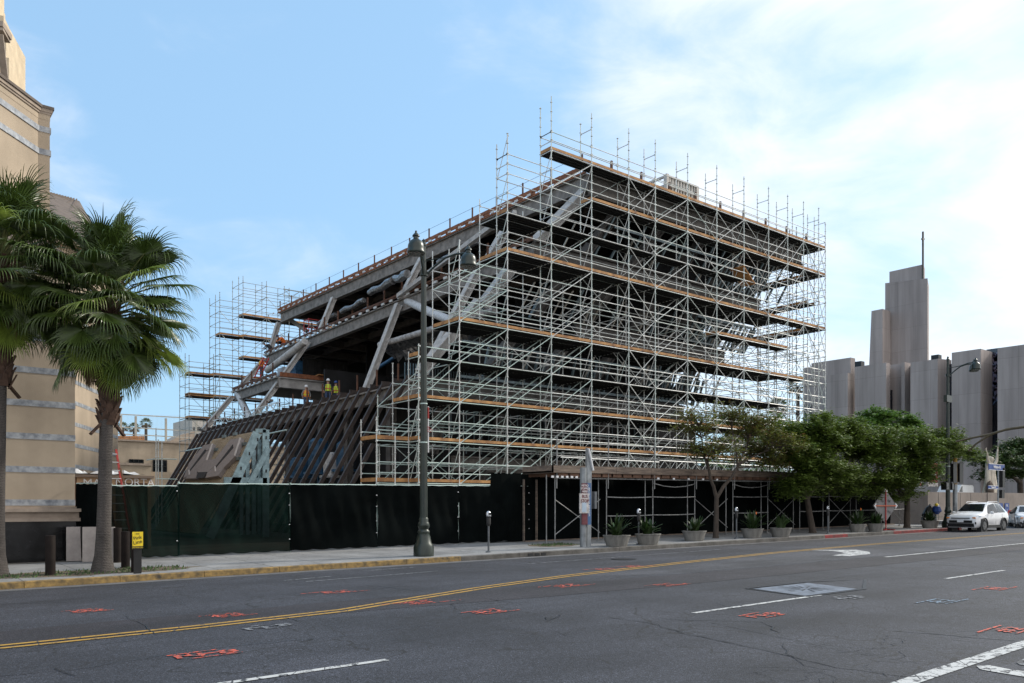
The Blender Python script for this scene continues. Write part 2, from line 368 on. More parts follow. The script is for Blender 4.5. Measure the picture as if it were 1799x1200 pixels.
def asphalt(name='asphalt',tint=(1,1,1),crk=True):
    m=bpy.data.materials.new(name); m.use_nodes=True; t=m.node_tree; b=t.nodes['Principled BSDF']
    tcn=t.nodes.new('ShaderNodeTexCoord'); V=tcn.outputs['Object']
    def noise(s,d=4,r=.6,vec=V):
        n=t.nodes.new('ShaderNodeTexNoise'); n.inputs['Scale'].default_value=s; n.inputs['Detail'].default_value=d; n.inputs['Roughness'].default_value=r; t.links.new(vec,n.inputs['Vector']); return n.outputs['Fac']
    mpn=t.nodes.new('ShaderNodeMapping'); mpn.inputs['Scale'].default_value=(.12,1,1); t.links.new(V,mpn.inputs[0])
    base=ramp(t,noise(.9,5,.6,mpn.outputs[0]),[(.3,(.020,.021,.023)),(.7,(.072,.073,.077))])
    base=mixc(t,.45,base,ramp(t,noise(.35,3),[(.38,(.022,.023,.025)),(.62,(.080,.081,.085))]))
    vo=t.nodes.new('ShaderNodeTexVoronoi'); vo.inputs['Scale'].default_value=85; t.links.new(V,vo.inputs['Vector'])
    sp=ramp(t,vo.outputs['Color'],[(.35,(.45,.45,.47)),(.75,(1.35,1.36,1.42)),(1,(3.2,3.25,3.4))])
    base=mixc(t,1.0,base,sp,'MULTIPLY')
    v3=t.nodes.new('ShaderNodeTexVoronoi'); v3.inputs['Scale'].default_value=28; t.links.new(V,v3.inputs['Vector'])
    base=mixc(t,1.0,base,ramp(t,v3.outputs['Color'],[(.2,(.82,.82,.83)),(.85,(1.12,1.12,1.15)),(1,(1.7,1.7,1.8))]),'MULTIPLY')
    # cracks
    nd=t.nodes.new('ShaderNodeTexNoise'); nd.inputs['Scale'].default_value=1.3; nd.inputs['Detail'].default_value=6; t.links.new(V,nd.inputs['Vector'])
    va=t.nodes.new('ShaderNodeVectorMath'); va.operation='MULTIPLY_ADD'; t.links.new(nd.outputs['Color'],va.inputs[0]); va.inputs[1].default_value=(1.1,1.1,0); t.links.new(V,va.inputs[2])
    ck=None
    for s,w,thr in ((.33,.0035,.50),(1.6,.009,.57),(5,.03,.62)):
        v2=t.nodes.new('ShaderNodeTexVoronoi'); v2.feature='DISTANCE_TO_EDGE'; v2.inputs['Scale'].default_value=s; t.links.new(va.outputs[0],v2.inputs['Vector'])
        a=math_node(t,'LESS_THAN',v2.outputs['Distance'],w); a=math_node(t,'MULTIPLY',a,math_node(t,'GREATER_THAN',noise(.22 if s<3 else .4,2),thr-.04))
        ck=a if ck is None else math_node(t,'MAXIMUM',ck,a)
    base=mixc(t,1.0,base,tint,'MULTIPLY')
    if crk: base=mixc(t,ck,base,(.013,.013,.014))
    t.links.new(base,b.inputs['Base Color']); b.inputs['Roughness'].default_value=.82
    bm=t.nodes.new('ShaderNodeBump'); bm.inputs['Strength'].default_value=.5; bm.inputs['Distance'].default_value=.01; t.links.new(vo.outputs['Distance'],bm.inputs['Height']); t.links.new(bm.outputs[0],b.inputs['Normal'])
    return m
M_asph=asphalt('asphalt',(.74,.76,.84))
M_trench=asphalt('asphalt_trench',(.55,.49,.52),False)
def concrete_walk():
    m=bpy.data.materials.new('sidewalk_concrete'); m.use_nodes=True; t=m.node_tree; b=t.nodes['Principled BSDF']
    tcn=t.nodes.new('ShaderNodeTexCoord'); V=tcn.outputs['Object']
    n=t.nodes.new('ShaderNodeTexNoise'); n.inputs['Scale'].default_value=.8; n.inputs['Detail'].default_value=7; t.links.new(V,n.inputs['Vector'])
    c=ramp(t,n.outputs['Fac'],[(.3,(.19,.19,.19)),(.7,(.33,.33,.325))])
    br=t.nodes.new('ShaderNodeTexBrick'); br.offset=0; br.inputs['Scale'].default_value=1; br.inputs['Brick Width'].default_value=1.5; br.inputs['Row Height'].default_value=1.5; br.inputs['Mortar Size'].default_value=.012
    br.inputs['Color1'].default_value=(1,1,1,1); br.inputs['Color2'].default_value=(.8,.8,.8,1); br.inputs['Mortar'].default_value=(.3,.3,.3,1); t.links.new(V,br.inputs['Vector'])
    c=mixc(t,1.0,c,br.outputs[0],'MULTIPLY')
    g_=t.nodes.new('ShaderNodeTexNoise'); g_.inputs['Scale'].default_value=7; g_.inputs['Detail'].default_value=5; t.links.new(V,g_.inputs['Vector']); c=mixc(t,1.0,c,ramp(t,g_.outputs['Fac'],[(.30,(.45,.44,.42)),(.40,(1,1,1))]),'MULTIPLY')
    t.links.new(c,b.inputs['Base Color']); b.inputs['Roughness'].default_value=.85
    return m
M_walk=concrete_walk()
M_kerb=mat('kerb_concrete',(.15,.14,.125),.9,0,.35,2,.4,30,col2=(.05,.045,.04))
M_kerby=mat('kerb_yellow',(.36,.23,.075),.85,0,.3,5,.5,30,col2=(.06,.05,.035))
M_kerbr=mat('kerb_red',(.26,.018,.02),.8,0,.3,2.2,col2=(.07,.02,.02))
# ------------------------------------------------------------------ ground, road, kerb, pavement
def sheet(name,x0,y0,x1,y1,dz,m,nx=24,kind='structure'):
    b=MB(); vs=[];fs=[]
    for i in range(nx+1):
        X=x0+(x1-x0)*i/nx; vs+=[(X,y0,SL*X+dz),(X,y1,SL*X+dz)]
    for i in range(nx): fs.append((2*i,2*i+2,2*i+3,2*i+1))
    b.add(vs,fs); return tag(b.build(name,m),kind=kind)
M_ground=mat('ground_dirt',(.17,.15,.12),1,0,.3,.3)
sheet('ground',-700,-700,700,900,-.03,M_ground)
sheet('road',-300,-1.0,400,CURB,0,M_asph)
sheet('side_street',53.6,CURB,62.2,300,-.002,M_asph)
b=MB()
def walkpoly(b,pts,thick):  # pts (x,y)
    vs=[(x,y,gz(x,max(y,CURB+.001))) for x,y in pts]; b.slab3([Vector(v)-Vector((0,0,thick)) for v in vs],(0,0,thick))
rc=[(53.2-1.6+1.6*math.sin(R(a)),CURB+.18+1.6-1.6*math.cos(R(a))) for a in range(0,91,15)]
walkpoly(b,[(-60,CURB+.18)]+rc+[(53.2,26.6),(-60,26.6)],.3)
tag(b.build('sidewalk',M_walk),kind='structure')
b=MB(); walkpoly(b,[(63.0,CURB+.6),(200,CURB+.6),(200,28.4),(62.6,28.4),(62.6,23)],.3); tag(b.build('sidewalk',M_walk),kind='structure')
sheet('building_site',-60,26.6,53.2,120,.22,M_ground)
def kerb(x0,x1,m):
    b=MB(); n=max(1,int((x1-x0)/2))
    for i in range(n):
        a=x0+(x1-x0)*i/n; c=x0+(x1-x0)*(i+1)/n-.012
        vs=[(a,CURB,SL*a-.2),(a,CURB+.02,SL*a+.14),(a,CURB+.05,SL*a+.156),(a,CURB+.19,SL*a+.157),(a,CURB+.19,SL*a-.2)]
        b.slab3(vs,(c-a,0,SL*(c-a)))
    return tag(b.build('kerb',m),kind='structure')
for i,(x0,x1,m) in enumerate(((-60,15.2,M_kerby),(15.2,22.5,M_kerb),(22.5,26,M_kerb),(26,36.8,M_kerb),(36.8,38.9,M_kerbr),(38.9,43.6,M_kerb),(43.6,51.4,M_kerbr))): kerb(x0,x1,m)
b=MB()
for i in range(len(rc)-1):
    p,q=rc[i],rc[i+1]; b.bar((p[0],p[1]-.09,SL*53+.0),(q[0],q[1]-.09,SL*53+.0),.18,.32)
tag(b.build('kerb',M_kerbr),kind='structure')
# gutter strip of concrete in front of the kerb
sheet('gutter',-60,CURB-.45,51.4,CURB-.002,.004,mat('gutter_concrete',(.12,.12,.122),.85,0,.3,1.5,.3,30))
# south kerb
b=MB(); b.box(-60,-1.3,-1,200,-1.0,.16); tag(b.build('south_kerb',M_kerb),kind='structure')
G2=lambda u,v:(gr(u,v).x,gr(u,v).y)
# trench and painted markings
def strip(name,pts,w,dz,m,parent=None,edges=None):   # polyline of ground points
    b=MB(); vs=[];fs=[]
    for i,p in enumerate(pts):
        p=Vector((p[0],p[1],0)); d=Vector((pts[min(i+1,len(pts)-1)][0]-pts[max(i-1,0)][0],pts[min(i+1,len(pts)-1)][1]-pts[max(i-1,0)][1],0)).normalized()
        nrm=Vector((-d.y,d.x,0)); ww=w[i] if isinstance(w,(list,tuple)) else w
        for s in (-1,1):
            q=p+nrm*s*ww/2; vs.append((q.x,q.y,SL*q.x+dz))
    for i in range(len(pts)-1): fs.append((2*i,2*i+2,2*i+3,2*i+1))
    b.add(vs,fs); return tag(b.build(name,m),kind='structure')
def poly(name,pts,dz,m):
    b=MB(); b.add([(x,y,SL*x+dz) for x,y in pts],[tuple(range(len(pts)))]); return tag(b.build(name,m),kind='structure')
poly('asphalt_trench',[(-20,12.95),(6.5,12.9),(10.8,12.3),(14.6,12.0),(24.6,11.7),(60,11.7),(60,13.4),(24.5,13.45),(16.6,13.75),(7.3,14.45),(4,14.5),(-20,14.3)],.004,M_trench)
poly('asphalt_patch',[(14.2,15.2),(26,17.3),(60,17.3),(60,13.6),(26,13.6),(16.6,13.9)],.003,asphalt('asphalt_light',(1.05,1.04,1.06),False))
ypts=[(-20,12.86),(2,12.86),(4,12.9),(6.7,13.15),(9,13.95),(11,14.6),(14,15.35),(19.6,16.25),(25.3,17.0),(34,17.4),(60,17.2),(160,17.2)]
for s in (-.13,.13): strip('yellow_line',[(x,y+s) for x,y in ypts],.11,.009,M_py)
for (x0,x1,Y) in ((-14,-9,8.68),(2.0,5.0,8.66),(11.0,14.9,8.86),(20.1,23.5,8.72),(29.3,33,8.75),(38.5,42,8.8)): strip('lane_dash',[(x0,Y),((x0+x1)/2,Y),(x1,Y)],.115,.008,M_pw)
strip('lane_line',[(7.2,4.02),(9,4.08),(11.9,4.16),(18,4.2)],.2,.008,M_pw)
strip('lane_line',[(26.2,13.25),(33,13.3),(60,13.6)],.16,.009,M_pw)
poly('turn_arrow',[(25.75,14.25),(27.3,14.35),(28.3,14.9),(29.2,15.9),(28.6,16.35),(28.2,16.9),(27.8,16.9),(28.0,16.2),(27.5,15.5),(26.9,15.05),(25.7,14.85)],.009,M_pw)
poly('turn_arrow',[G2(*q) for q in ((1716,1171),(1740,1170),(1775,1177),(1810,1182),(1830,1196),(1799,1190),(1745,1181),(1722,1177))],.008,M_pw)
poly('turn_arrow',[G2(*q) for q in ((1786,1165),(1795,1160),(1815,1153),(1812,1157),(1797,1163),(1802,1170),(1792,1169))],.008,M_pf)
for a,c in (((8.5,18.6),(12.5,18.9)),((8.2,19.2),(9.6,19.5)),((11,20.4),(12.8,20.5)),((16,19.2),(26,19.6))): strip('faded_line',[a,c],.09,.007,M_pf)
b=MB(); pp=[(14.95,10.4),(15.85,10.3),(15.9,8.95),(14.7,8.97)]; P0=gr(1420,1047)
poly('concrete_patch',[(14.6,9.0),(14.95,10.45),(16.9,10.35),(16.5,8.95)],.006,mat('patch_concrete',(.15,.175,.215),.8,0,.35,5))
strip('tar_edge',[(14.5,8.9),(14.85,10.55),(17.0,10.5),(18.6,9.9),(16.6,8.85),(14.5,8.9)],.09,.010,mat('tar',(.012,.012,.013),.5,0,.2))
b=MB()
for i in range(14):
    a=2*math.pi*i/14; r=.5+.3*rnd.random(); b.bar((15.75+.12*math.cos(a),9.7+.12*math.sin(a),SL*15.75+.012),(15.75+r*math.cos(a),9.7+r*.9*math.sin(a),SL*15.75+.012),.02,.002)
tag(b.build('patch_scratches',MATS['tar']),kind='structure')
b=MB(); b.lathe([(.42,0),(.42,.008)],(19.5,18.55,SL*19.5+.002),24); tag(b.build('manhole_cover',mat('cast_iron',(.02,.02,.021),.6,.3,.3,20)),'round dark cast iron manhole cover in the road near the kerb','manhole')
# utility survey marks in sprayed paint (strokes)
def spray(name,cx,cy,seed,m,label,n=9,L=.9,Wd=.3):
    r=random.Random(seed); b=MB()
    def seg(p,q,w):
        p=Vector((*p,0)); q=Vector((*q,0)); d=(q-p).normalized(); nn=Vector((-d.y,d.x,0))*w/2
        vs=[p-nn,q-nn,q+nn,p+nn]; b.add([(v.x,v.y,SL*v.x+.0105) for v in vs],[(0,1,2,3)])
    seg((cx-L*.5,cy+Wd*.6),(cx+L*.35,cy+Wd*.75),.045); seg((cx-L*.25,cy-Wd*.7),(cx+L*.6,cy-Wd*.6),.04)
    for i in range(2):
        x=cx+(r.random()-.5)*L*.7; y=cy+(r.random()-.5)*Wd*.8; a=r.choice((0,.3,1.57,1.2)); l=.12+.14*r.random()
        seg((x,y),(x+l*math.cos(a),y+l*math.sin(a)*.8),.04)
    t_=text('survey_letters',r.choice(('R2','#2','TL','N 8','VZ','E5')),m,None,(cx+.05,cy-.02,SL*cx+.0115),(0,-SL,r.uniform(-.1,.15)),Wd*1.15,0,sx=1.5,bold=.008); tag(t_,kind='structure')
    return tag(b.build(name,m),kind='structure')
for i,(x,y,m,L) in enumerate(((3.4,10.5,M_pr,.75),(8.5,11.3,M_pr,.95),(7.9,15.95,M_pr,1.3),(4.9,13.9,M_pr,.8),(3.2,16.2,M_pr,.7),(15.6,6.85,M_pb,1.2),(18.6,7.1,M_pr,1.2),(11.6,7.95,M_pr,.7),(12.9,4.75,M_pr,1.1),(14.9,8.3,M_pf,.5),(12.4,13.6,M_pr,1.3),(8.3,13.2,M_pr,1.4),(14.2,12.2,M_pr,1.1),(17.5,16.3,M_pr,1.4),(16.2,16.2,M_pr,1.2),(4.9,12.2,M_pf,.3))): spray('survey_mark',x,y,i+3,m,'',L=L)
# long tar cracks
def crack(pts,seed,w=.03):
    r=random.Random(seed); out=[]
    for i in range(len(pts)-1):
        p=Vector(pts[i]); q=Vector(pts[i+1]); n=max(2,int((q-p).length/.22))
        for k in range(n):
            t=k/n; c=p+(q-p)*t; out.append((c.x+(r.random()-.5)*.07,c.y+(r.random()-.5)*.10))
    out.append(pts[-1]); ws=[w*(.2+.65*r.random()) for _ in out]
    return strip('road_crack',out,ws,.0115,MATS['tar'])
G2=lambda u,v:(gr(u,v).x,gr(u,v).y)
for i,ps in enumerate(([(0,1188),(120,1178),(250,1158),(420,1135),(600,1118),(760,1098)],[(100,1174),(135,1189)],[(870,1105),(960,1106),(1010,1120)],[(1075,1086),(1140,1095),(1200,1112)],
  [(1150,1086),(1199,1090),(1340,1093),(1372,1112)],[(1199,1112),(1340,1142),(1470,1172),(1600,1190)],[(1250,1095),(1380,1121),(1450,1136)],[(1575,1108),(1700,1120),(1799,1127)],[(220,1082),(265,1107),(275,1116)],[(500,1085),(525,1092)],
  [(1380,1131),(1384,1150),(1420,1170),(1480,1180)],[(800,1070),(795,1062),(840,1050),(920,1062)],[(0,1150),(200,1130),(300,1120)],[(1260,1060),(1290,1069),(1340,1073)],[(960,1085),(968,1092),(985,1080)],
  [(1600,1012),(1799,1004)],[(1400,985),(1560,985),(1799,1003)],[(1620,1015),(1500,1010),(1440,1020)],[(0,1062),(200,1055),(330,1062)],[(600,1045),(700,1030),(860,1032)],[(640,1028),(760,1040)])):
    crack([G2(*p) for p in ps],i+50,.022 if i not in (3,4,5,7,16) else .04)
r=random.Random(5)
def alligator(cx,cy,rx,ry,n,seed):
    r=random.Random(seed)
    for i in range(n):
        a=r.random()*6.28; x=cx+rx*(r.random()-.5)*2; y=cy+ry*(r.random()-.5)*2
        pts=[(x,y)]
        for k in range(4):
            a+=(r.random()-.5)*1.6; x+=.22*math.cos(a); y+=.17*math.sin(a); pts.append((x,y))
        crack(pts,seed*100+i,.014)
alligator(9.9,5.15,.8,.35,12,1); alligator(7.6,4.75,.7,.35,10,2); alligator(11.9,5.05,.5,.25,4,3)
# dirt tree pits
def blobpoly(name,cx,cy,rx,ry,m,seed=1,dz=.004,n=22):
    r=random.Random(seed); pts=[(cx+rx*math.cos(2*math.pi*i/n)*(.85+.3*r.random()),cy+ry*math.sin(2*math.pi*i/n)*(.85+.3*r.random())) for i in range(n)]
    b=MB(); b.add([(x,y,gz(x,max(y,CURB+.01))+dz) for x,y in pts],[tuple(range(n))]); return tag(b.build(name,m),kind='structure')
blobpoly('tree_pit',4.6,23.05,2.6,.75,M_dirt,2); blobpoly('tree_pit',21.2,23.9,1.1,.75,M_dirt,3)
b=MB(); r=random.Random(9)
for i in range(900):
    x,y=(4.7+2.4*(r.random()-.5)*1.9,23.05+1.2*(r.random()-.5)) if i<600 else (21.3+1.8*(r.random()-.5),24.0+1.1*(r.random()-.5))
    z=gz(x,y); a=r.random()*6.28; h=.03+.06*r.random(); d=.02
    b.add([(x-d*math.cos(a),y-d*math.sin(a),z),(x+d*math.cos(a),y+d*math.sin(a),z),(x+.03*r.random(),y+.03*r.random(),z+h)],[(0,1,2)])
tag(b.build('weeds',M_grass),'low green weeds and grass tufts in the dirt tree pits','weeds',kind='stuff')
# gutter drain
b=MB()
for i in range(3): b.box(18.0+i*.3,CURB-.006,SL*18+.03,18.2+i*.3,CURB+.05,SL*18+.12)
tag(b.build('drain_opening',M_black),kind='structure')
# ================================================================== the unfinished building
XW9=lambda Y:22.3+.038*Y
def xw(z,Y):   # west edge of the leaning block
    if z<=9: return XW9(Y)-.60*(9-z)
    if z<=13.1: return XW9(Y)+(25.6-22.3)*(z-9)/4.1
    if z<=17: return 25.6+.038*Y+(28.77-25.6)*(z-13.1)/3.9
    t=(z-17)/4.2; return (28.77+.038*Y)*(1-t)+33.0*t
def xe(z): return 45.3+ (z-9)*.79
def yf(z): return 37.4-(z-9)*.25 if z<17 else 35.6-(z-17)*.3
ZR=21.15; YB=78.6
UB=thing('unfinished_building','leaning steel framed building under construction wrapped in scaffolding on its street side','building',(36,56,.3))
def slab(z,th,m=None,x0=None,y1=None):
    y0=yf(z); y1=y1 or YB
    b=MB(); b.slab3([(xw(z,y0)+.3,y0,z-th),(xe(z),y0,z-th),(xe(z),y1,z-th),(xw(z,y1)+.3,y1,z-th)],(0,0,th)); return b
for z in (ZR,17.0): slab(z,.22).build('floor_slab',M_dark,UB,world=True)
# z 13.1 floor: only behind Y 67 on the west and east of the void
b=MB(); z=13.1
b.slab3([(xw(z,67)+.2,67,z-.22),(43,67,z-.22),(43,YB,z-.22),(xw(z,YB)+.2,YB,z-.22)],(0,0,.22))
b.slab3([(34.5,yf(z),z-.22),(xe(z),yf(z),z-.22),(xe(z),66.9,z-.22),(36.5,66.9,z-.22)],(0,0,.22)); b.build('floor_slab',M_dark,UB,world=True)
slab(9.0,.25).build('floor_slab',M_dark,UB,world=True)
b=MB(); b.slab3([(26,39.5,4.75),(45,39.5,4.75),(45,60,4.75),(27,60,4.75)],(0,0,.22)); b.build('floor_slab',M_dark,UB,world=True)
# edge beams
def EB(p,q,h,w=.45,m=None): return MB().ibeam(p,q,w,h,.09).build('edge_beam',m or M_conc,UB,world=True)
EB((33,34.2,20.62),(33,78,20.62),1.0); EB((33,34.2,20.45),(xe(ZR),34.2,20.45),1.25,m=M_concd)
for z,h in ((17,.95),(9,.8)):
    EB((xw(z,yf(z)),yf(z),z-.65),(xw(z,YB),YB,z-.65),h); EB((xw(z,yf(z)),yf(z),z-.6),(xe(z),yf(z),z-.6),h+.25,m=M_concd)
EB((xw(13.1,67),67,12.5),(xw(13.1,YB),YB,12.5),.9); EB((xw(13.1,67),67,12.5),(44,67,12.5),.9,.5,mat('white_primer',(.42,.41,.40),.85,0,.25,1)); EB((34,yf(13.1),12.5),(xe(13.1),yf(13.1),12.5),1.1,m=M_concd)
EB((xe(ZR),34.3,20.5),(xe(ZR),78,20.5),1.0)
for z in (17,13.1,9): EB((xe(z),yf(z),z-.6),(xe(z),YB,z-.6),.9)
EB((27,39.4,4.4),(45,39.4,4.4),.9)
# ceiling beams
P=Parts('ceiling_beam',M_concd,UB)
for z in (ZR,17,9):
    for k in range(9):
        Y=yf(z)+3.5+k*4.7
        if Y<YB-1: P.add(MB().ibeam((xw(z,Y)+.4,Y,z-.55),(xe(z)-.3,Y,z-.55),.3,.6,.06),(35,Y,z))
    for k in range(5):
        X=xw(z,50)+3+k*4.2; P.add(MB().ibeam((X,yf(z)+.4,z-.5),(X+1,YB-1,z-.5),.3,.5,.05),(X,50,z))
P.done()
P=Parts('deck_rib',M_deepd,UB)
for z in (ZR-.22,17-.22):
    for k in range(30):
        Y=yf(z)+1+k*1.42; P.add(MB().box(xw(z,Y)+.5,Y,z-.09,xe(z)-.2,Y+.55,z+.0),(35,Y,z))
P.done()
# rusty curb plates on the edges, with slots
def rust_edge(name,p,q,h,proud=.06,m=None):
    p=Vector(p);q=Vector(q);L=(q-p).length;n=int(L/1.15);b=MB();dd=(q-p)/L
    for i in range(n):
        a=p+dd*(L*i/n); c=p+dd*(L*(i+1)/n)
        b.bar(a+Vector((0,0,h*.78)),c+Vector((0,0,h*.74)),.07,h*.52); b.bar(a+Vector((0,0,h*.12)),c+Vector((0,0,h*.12)),.07,h*.24)
        b.bar(a+Vector((0,0,h*.38)),a+dd*(L/n)*(.30+.3*rnd.random())+Vector((0,0,h*.38)),.07,h*.38)
    return b.build(name,m or M_rust,UB,world=True)
DR=mat('dark_rust',(.13,.06,.035),.85,0,.3)
rust_edge('roof_curb',(32.75,34.0,ZR-.05),(32.75,78.3,ZR-.05),.48); rust_edge('slab_curb',(xw(17,35.6)-.25,35.5,16.95),(xw(17,YB)-.25,YB,16.95),.25,m=DR)
rust_edge('slab_curb',(xw(13.1,67)-.25,67,13.0),(xw(13.1,YB)-.25,YB,13.0),.35,m=DR)
MB().box(xw(13.1,67),66.7,12.98,43,66.85,13.35).build('slab_curb',M_rust,UB,world=True)
MB().box(33,34.0,ZR+.02,55,34.12,ZR+.3).build('roof_curb',M_rust,UB,world=True)
P=Parts('edge_clip',mat('clip_white',(.62,.62,.6),.6,0,.15),UB)
for k in range(34):
    Y=37+k*1.25; P.add(MB().box(xw(17,Y)-.34,Y,16.82,xw(17,Y)-.24,Y+.4,16.98),(30,Y,17))
    if k>23: P.add(MB().box(xw(13.1,Y)-.34,Y,12.9,xw(13.1,Y)-.24,Y+.4,13.05),(27,Y,13))
    P.add(MB().box(32.66,Y+2,ZR+.06,32.70,Y+2.35,ZR+.2),(33,Y,21))
P.done()
P=Parts('safety_post',mat('dark_rust',(.13,.06,.035),.85,0,.3),UB)
for k in range(17): P.add(MB().box(32.70,34.4+k*2.7,ZR+.4,32.78,34.48+k*2.7,ZR+1.1),(33,34+k*2.7,21))
for k in range(9): P.add(MB().box(35+k*2.6,34.3,ZR+.2,35.12+k*2.6,34.42,ZR+1.3),(35+k*2.6,34,21))
for k in range(15): P.add(MB().box(xw(9,40+k*2.6)-.04,40+k*2.6,9.0,xw(9,40+k*2.6)+.04,40.08+k*2.6,9.9+.3*rnd.random()),(24,40+k*2.6,9))
for k in range(14): P.add(MB().box(xw(17,40+k*2.7)-.2,40+k*2.7,17,xw(17,40+k*2.7)-.1,40.1+k*2.7,18.0),(30,40+k*2.7,17))
for k in range(4): P.add(MB().box(xw(13.1,68+k*2.7)-.2,68+k*2.7,13.1,xw(13.1,68+k*2.7)-.1,68.1+k*2.7,14.3),(27,70,13))
P.done()
MB().tube((32.74,34.4,ZR+1.05),(32.74,78,ZR+1.05),.012,4).build('safety_cable',M_galvd,UB,world=True)
# leaning columns on the west face: (Y, z0,z1)
P=Parts('leaning_column',M_conc2,UB)
def lean(Y,z0,z1,w=.42,off=0.0,b0=0):
    p=Vector((xw(z0,Y)+.15+off+b0,Y,z0)); q=Vector((xw(z1,Y)+.15+off,Y,z1)); b=MB().ibeam(p,q,w*1.15,w,.06,up=(1,0,0)); P.add(b,p); return b
lean(78.3,13.1,16.3); lean(78.3,17,20.2); lean(78.3,9.1,12.4); lean(67.4,9.1,16.4,.4,0,.8); lean(66,17,20.2); lean(51,9.1,16.4,.42,0,2.9); lean(51.4,17,20.2,.4); lean(40.9,9.1,16.4,.42,0,1.6); lean(40.6,17,20.2,.45); lean(36.4,13,16.4,.55)
p=Vector((xw(9,37.6),37.6,9.1)); P.add(MB().ibeam(p,(xw(13,36.6),36.6,13.2),.5,.5,.06,up=(1,0,0)),p); P.add(MB().ibeam((xw(17,35.8)+.2,35.8,17),(33.1,34.6,20.2),.55,.5,.06,up=(1,0,0)),p)
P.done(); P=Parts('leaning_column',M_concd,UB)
for k in range(1,6):   # columns on the street face, leaning east
    for (z0,z1) in ((0.3,4.0),(4.9,8.3),(9.1,12),(13.2,16.2),(17,19.8)):
        X=xw(z0,38)+k*4.1 if z0>=9 else 19.5+k*4.3+z0*.3; Y=yf(z0)+.5 if z0>8 else 38.8
        X1=X+(z1-z0)*(.72 if z0>8 else .25)
        if X1<xe(z1): P.add(MB().ibeam((X,Y,z0),(X1,(yf(z1)+.5) if z0>8 else 38.8,z1),.55,.5,.07,up=(1,0,0)),(X,Y,z0))
for Y in (41.5,47.2,51.3,57,63.5,70): P.add(MB().ibeam((xw(9,Y)+.35,Y,.3),(xw(9,Y)+.35,Y,8.2),.45,.45,.06,up=(1,0,0)),(25,Y,3))
for (z0,z1) in ((9.1,12.2),(13.2,16.2),(17,20)):
    for Y in (38,46,58,70): P.add(MB().ibeam((xe(z0)-.4,Y,z0),(xe(z1)-.4,Y,z1),.5,.5,.07,up=(1,0,0)),(45,Y,z0))
P.done()
# braces: wrapped round pipes and straight struts
def at_y(u,v,Y): return aty(u,v,Y)
for (p,q,r,m) in ((at_y(536,600,66),at_y(470,651,72),.30,M_foil),(at_y(418,690,78),at_y(440,736,74),.3,M_white),(at_y(716,529,50.5),at_y(800,566,42),.27,M_white),(at_y(735,600,49),at_y(650,655,56),.13,M_blue)):
    MB().path([p,(Vector(p)+Vector(q))/2+Vector((0,0,-.06)),q],[r,r*1.08,r],12).build('wrapped_brace',M_conc2 if m is M_foil else m,UB,True,world=True)
for (p,q,w) in ((at_y(508,560,78),at_y(540,582,76),.35),(at_y(872,392,38),at_y(700,520,51),.28),(at_y(905,372,37),at_y(880,420,40),.22)):
    MB().bar(p,q,w,w).build('diagonal_strut',M_conc2,UB,world=True)
# arch rim of the void with hanging foil
b=MB(); b.path([at_y(668,607,52),at_y(700,597,50),at_y(740,585,47),at_y(800,566,43.5),at_y(870,545,40)],[.26,.22,.22,.24,.28],10); b.build('arch_rim',mat('rim_spray',(.42,.41,.40),.9,0,.4,4,.8,20),UB,True,world=True)
b=MB(); r=random.Random(4); vs=[];fs=[];nn=44
for i in range(nn+1):
    t=i/nn; p=at_y(672+198*t,610-62*t,51.5-11.5*t); d=.55+.5*r.random(); vs+=[p,p+Vector((.5+.5*r.random(),.4,-d*.45)),p+Vector((1.2,.7*r.random(),-d))]
for i in range(nn):
    for k in (0,1): fs.append((3*i+k,3*i+3+k,3*i+4+k,3*i+1+k))
b.add(vs,fs); b.build('hanging_sheet',M_foil,UB,world=True)
# rakers (dark steel bars leaning out of the base)
P=Parts('raker',M_brown,UB)
for k in range(29):
    Y=38.9+k*1.42; z1=9.0 if Y<76 else 8.8
    p=Vector((xw(.4,Y)+.2*rnd.random(),Y,.3)); q=Vector((xw(z1,Y)-.1,Y,z1-.1)); P.add(MB().bar(p,q,.15,.22,up=(1,0,0)),p)
    if k%1==0 and k<28: P.add(MB().bar(q+Vector((-.05,0,.1)),q+Vector((.9,0,.1)),.12,.3),q)
P.done()
MB().tube((xw(7,38)+.02-.2,52,7.0),(xw(7,38)+1.2-.2,77,7.0),.05,6).build('tie_pipe',M_galv,UB,world=True)
b=MB()
for k in range(12):
    Y=58+k*1.35; X=xw(9,Y)-.05; b.bar((X,Y,9.15),(X,Y+1.3,9.15),.05,.06); b.bar((X,Y,9.62),(X,Y+1.3,9.62),.05,.06); b.bar((X,Y,9.15),(X,Y+.7,9.62),.04,.05); b.bar((X,Y+.7,9.62),(X,Y+1.35,9.15),.04,.05)
b.build('edge_truss',M_galv,UB,world=True)
# studs on the street face, leaning with the facade
P=Parts('metal_stud',M_galvd,UB)
r=random.Random(21)
for (z0,z1,x0,x1,sp) in ((17.1,20.6,33.8,54,1.35),(17.1,19.0,46,51,.42),(13.2,16.2,38,50,1.4),(13.2,15.0,44,50.8,.42),(12.9,15.0,29,38,1.6),(9.1,11.0,26,37,.6),(9.1,12.2,40,46,.8),(9.1,10.9,42,47,.42)):
    x=x0
    while x<x1:
        x+=sp*(.85+.3*r.random())
        if r.random()<.2: continue
        y=yf(z0)-.12; dx=(z1-z0)*(.42 if z0>12 else .08); h=z1-z0+ (r.random()-.5)*.2
        m=MB().bar((x,y+.35,z0),(x+dx,yf(z1)+.2,z0+h),.10,.14,up=(0,1,0)); P.add(m,(x,y,z0))
for z in (13.2,17.1):
    for x in (xe(z)-5.5,xe(z)-2.5):
        pass
P.done()
b=MB()
for (z0,x0,x1) in ((14.95,45,51.2),(13.3,44.6,50.3),(18.9,36,46),(11.0,26,46.3),(9.15,26,46)): b.bar((x0,yf(z0)+.0,z0),(x1,yf(z0)+.0,z0),.08,.14)
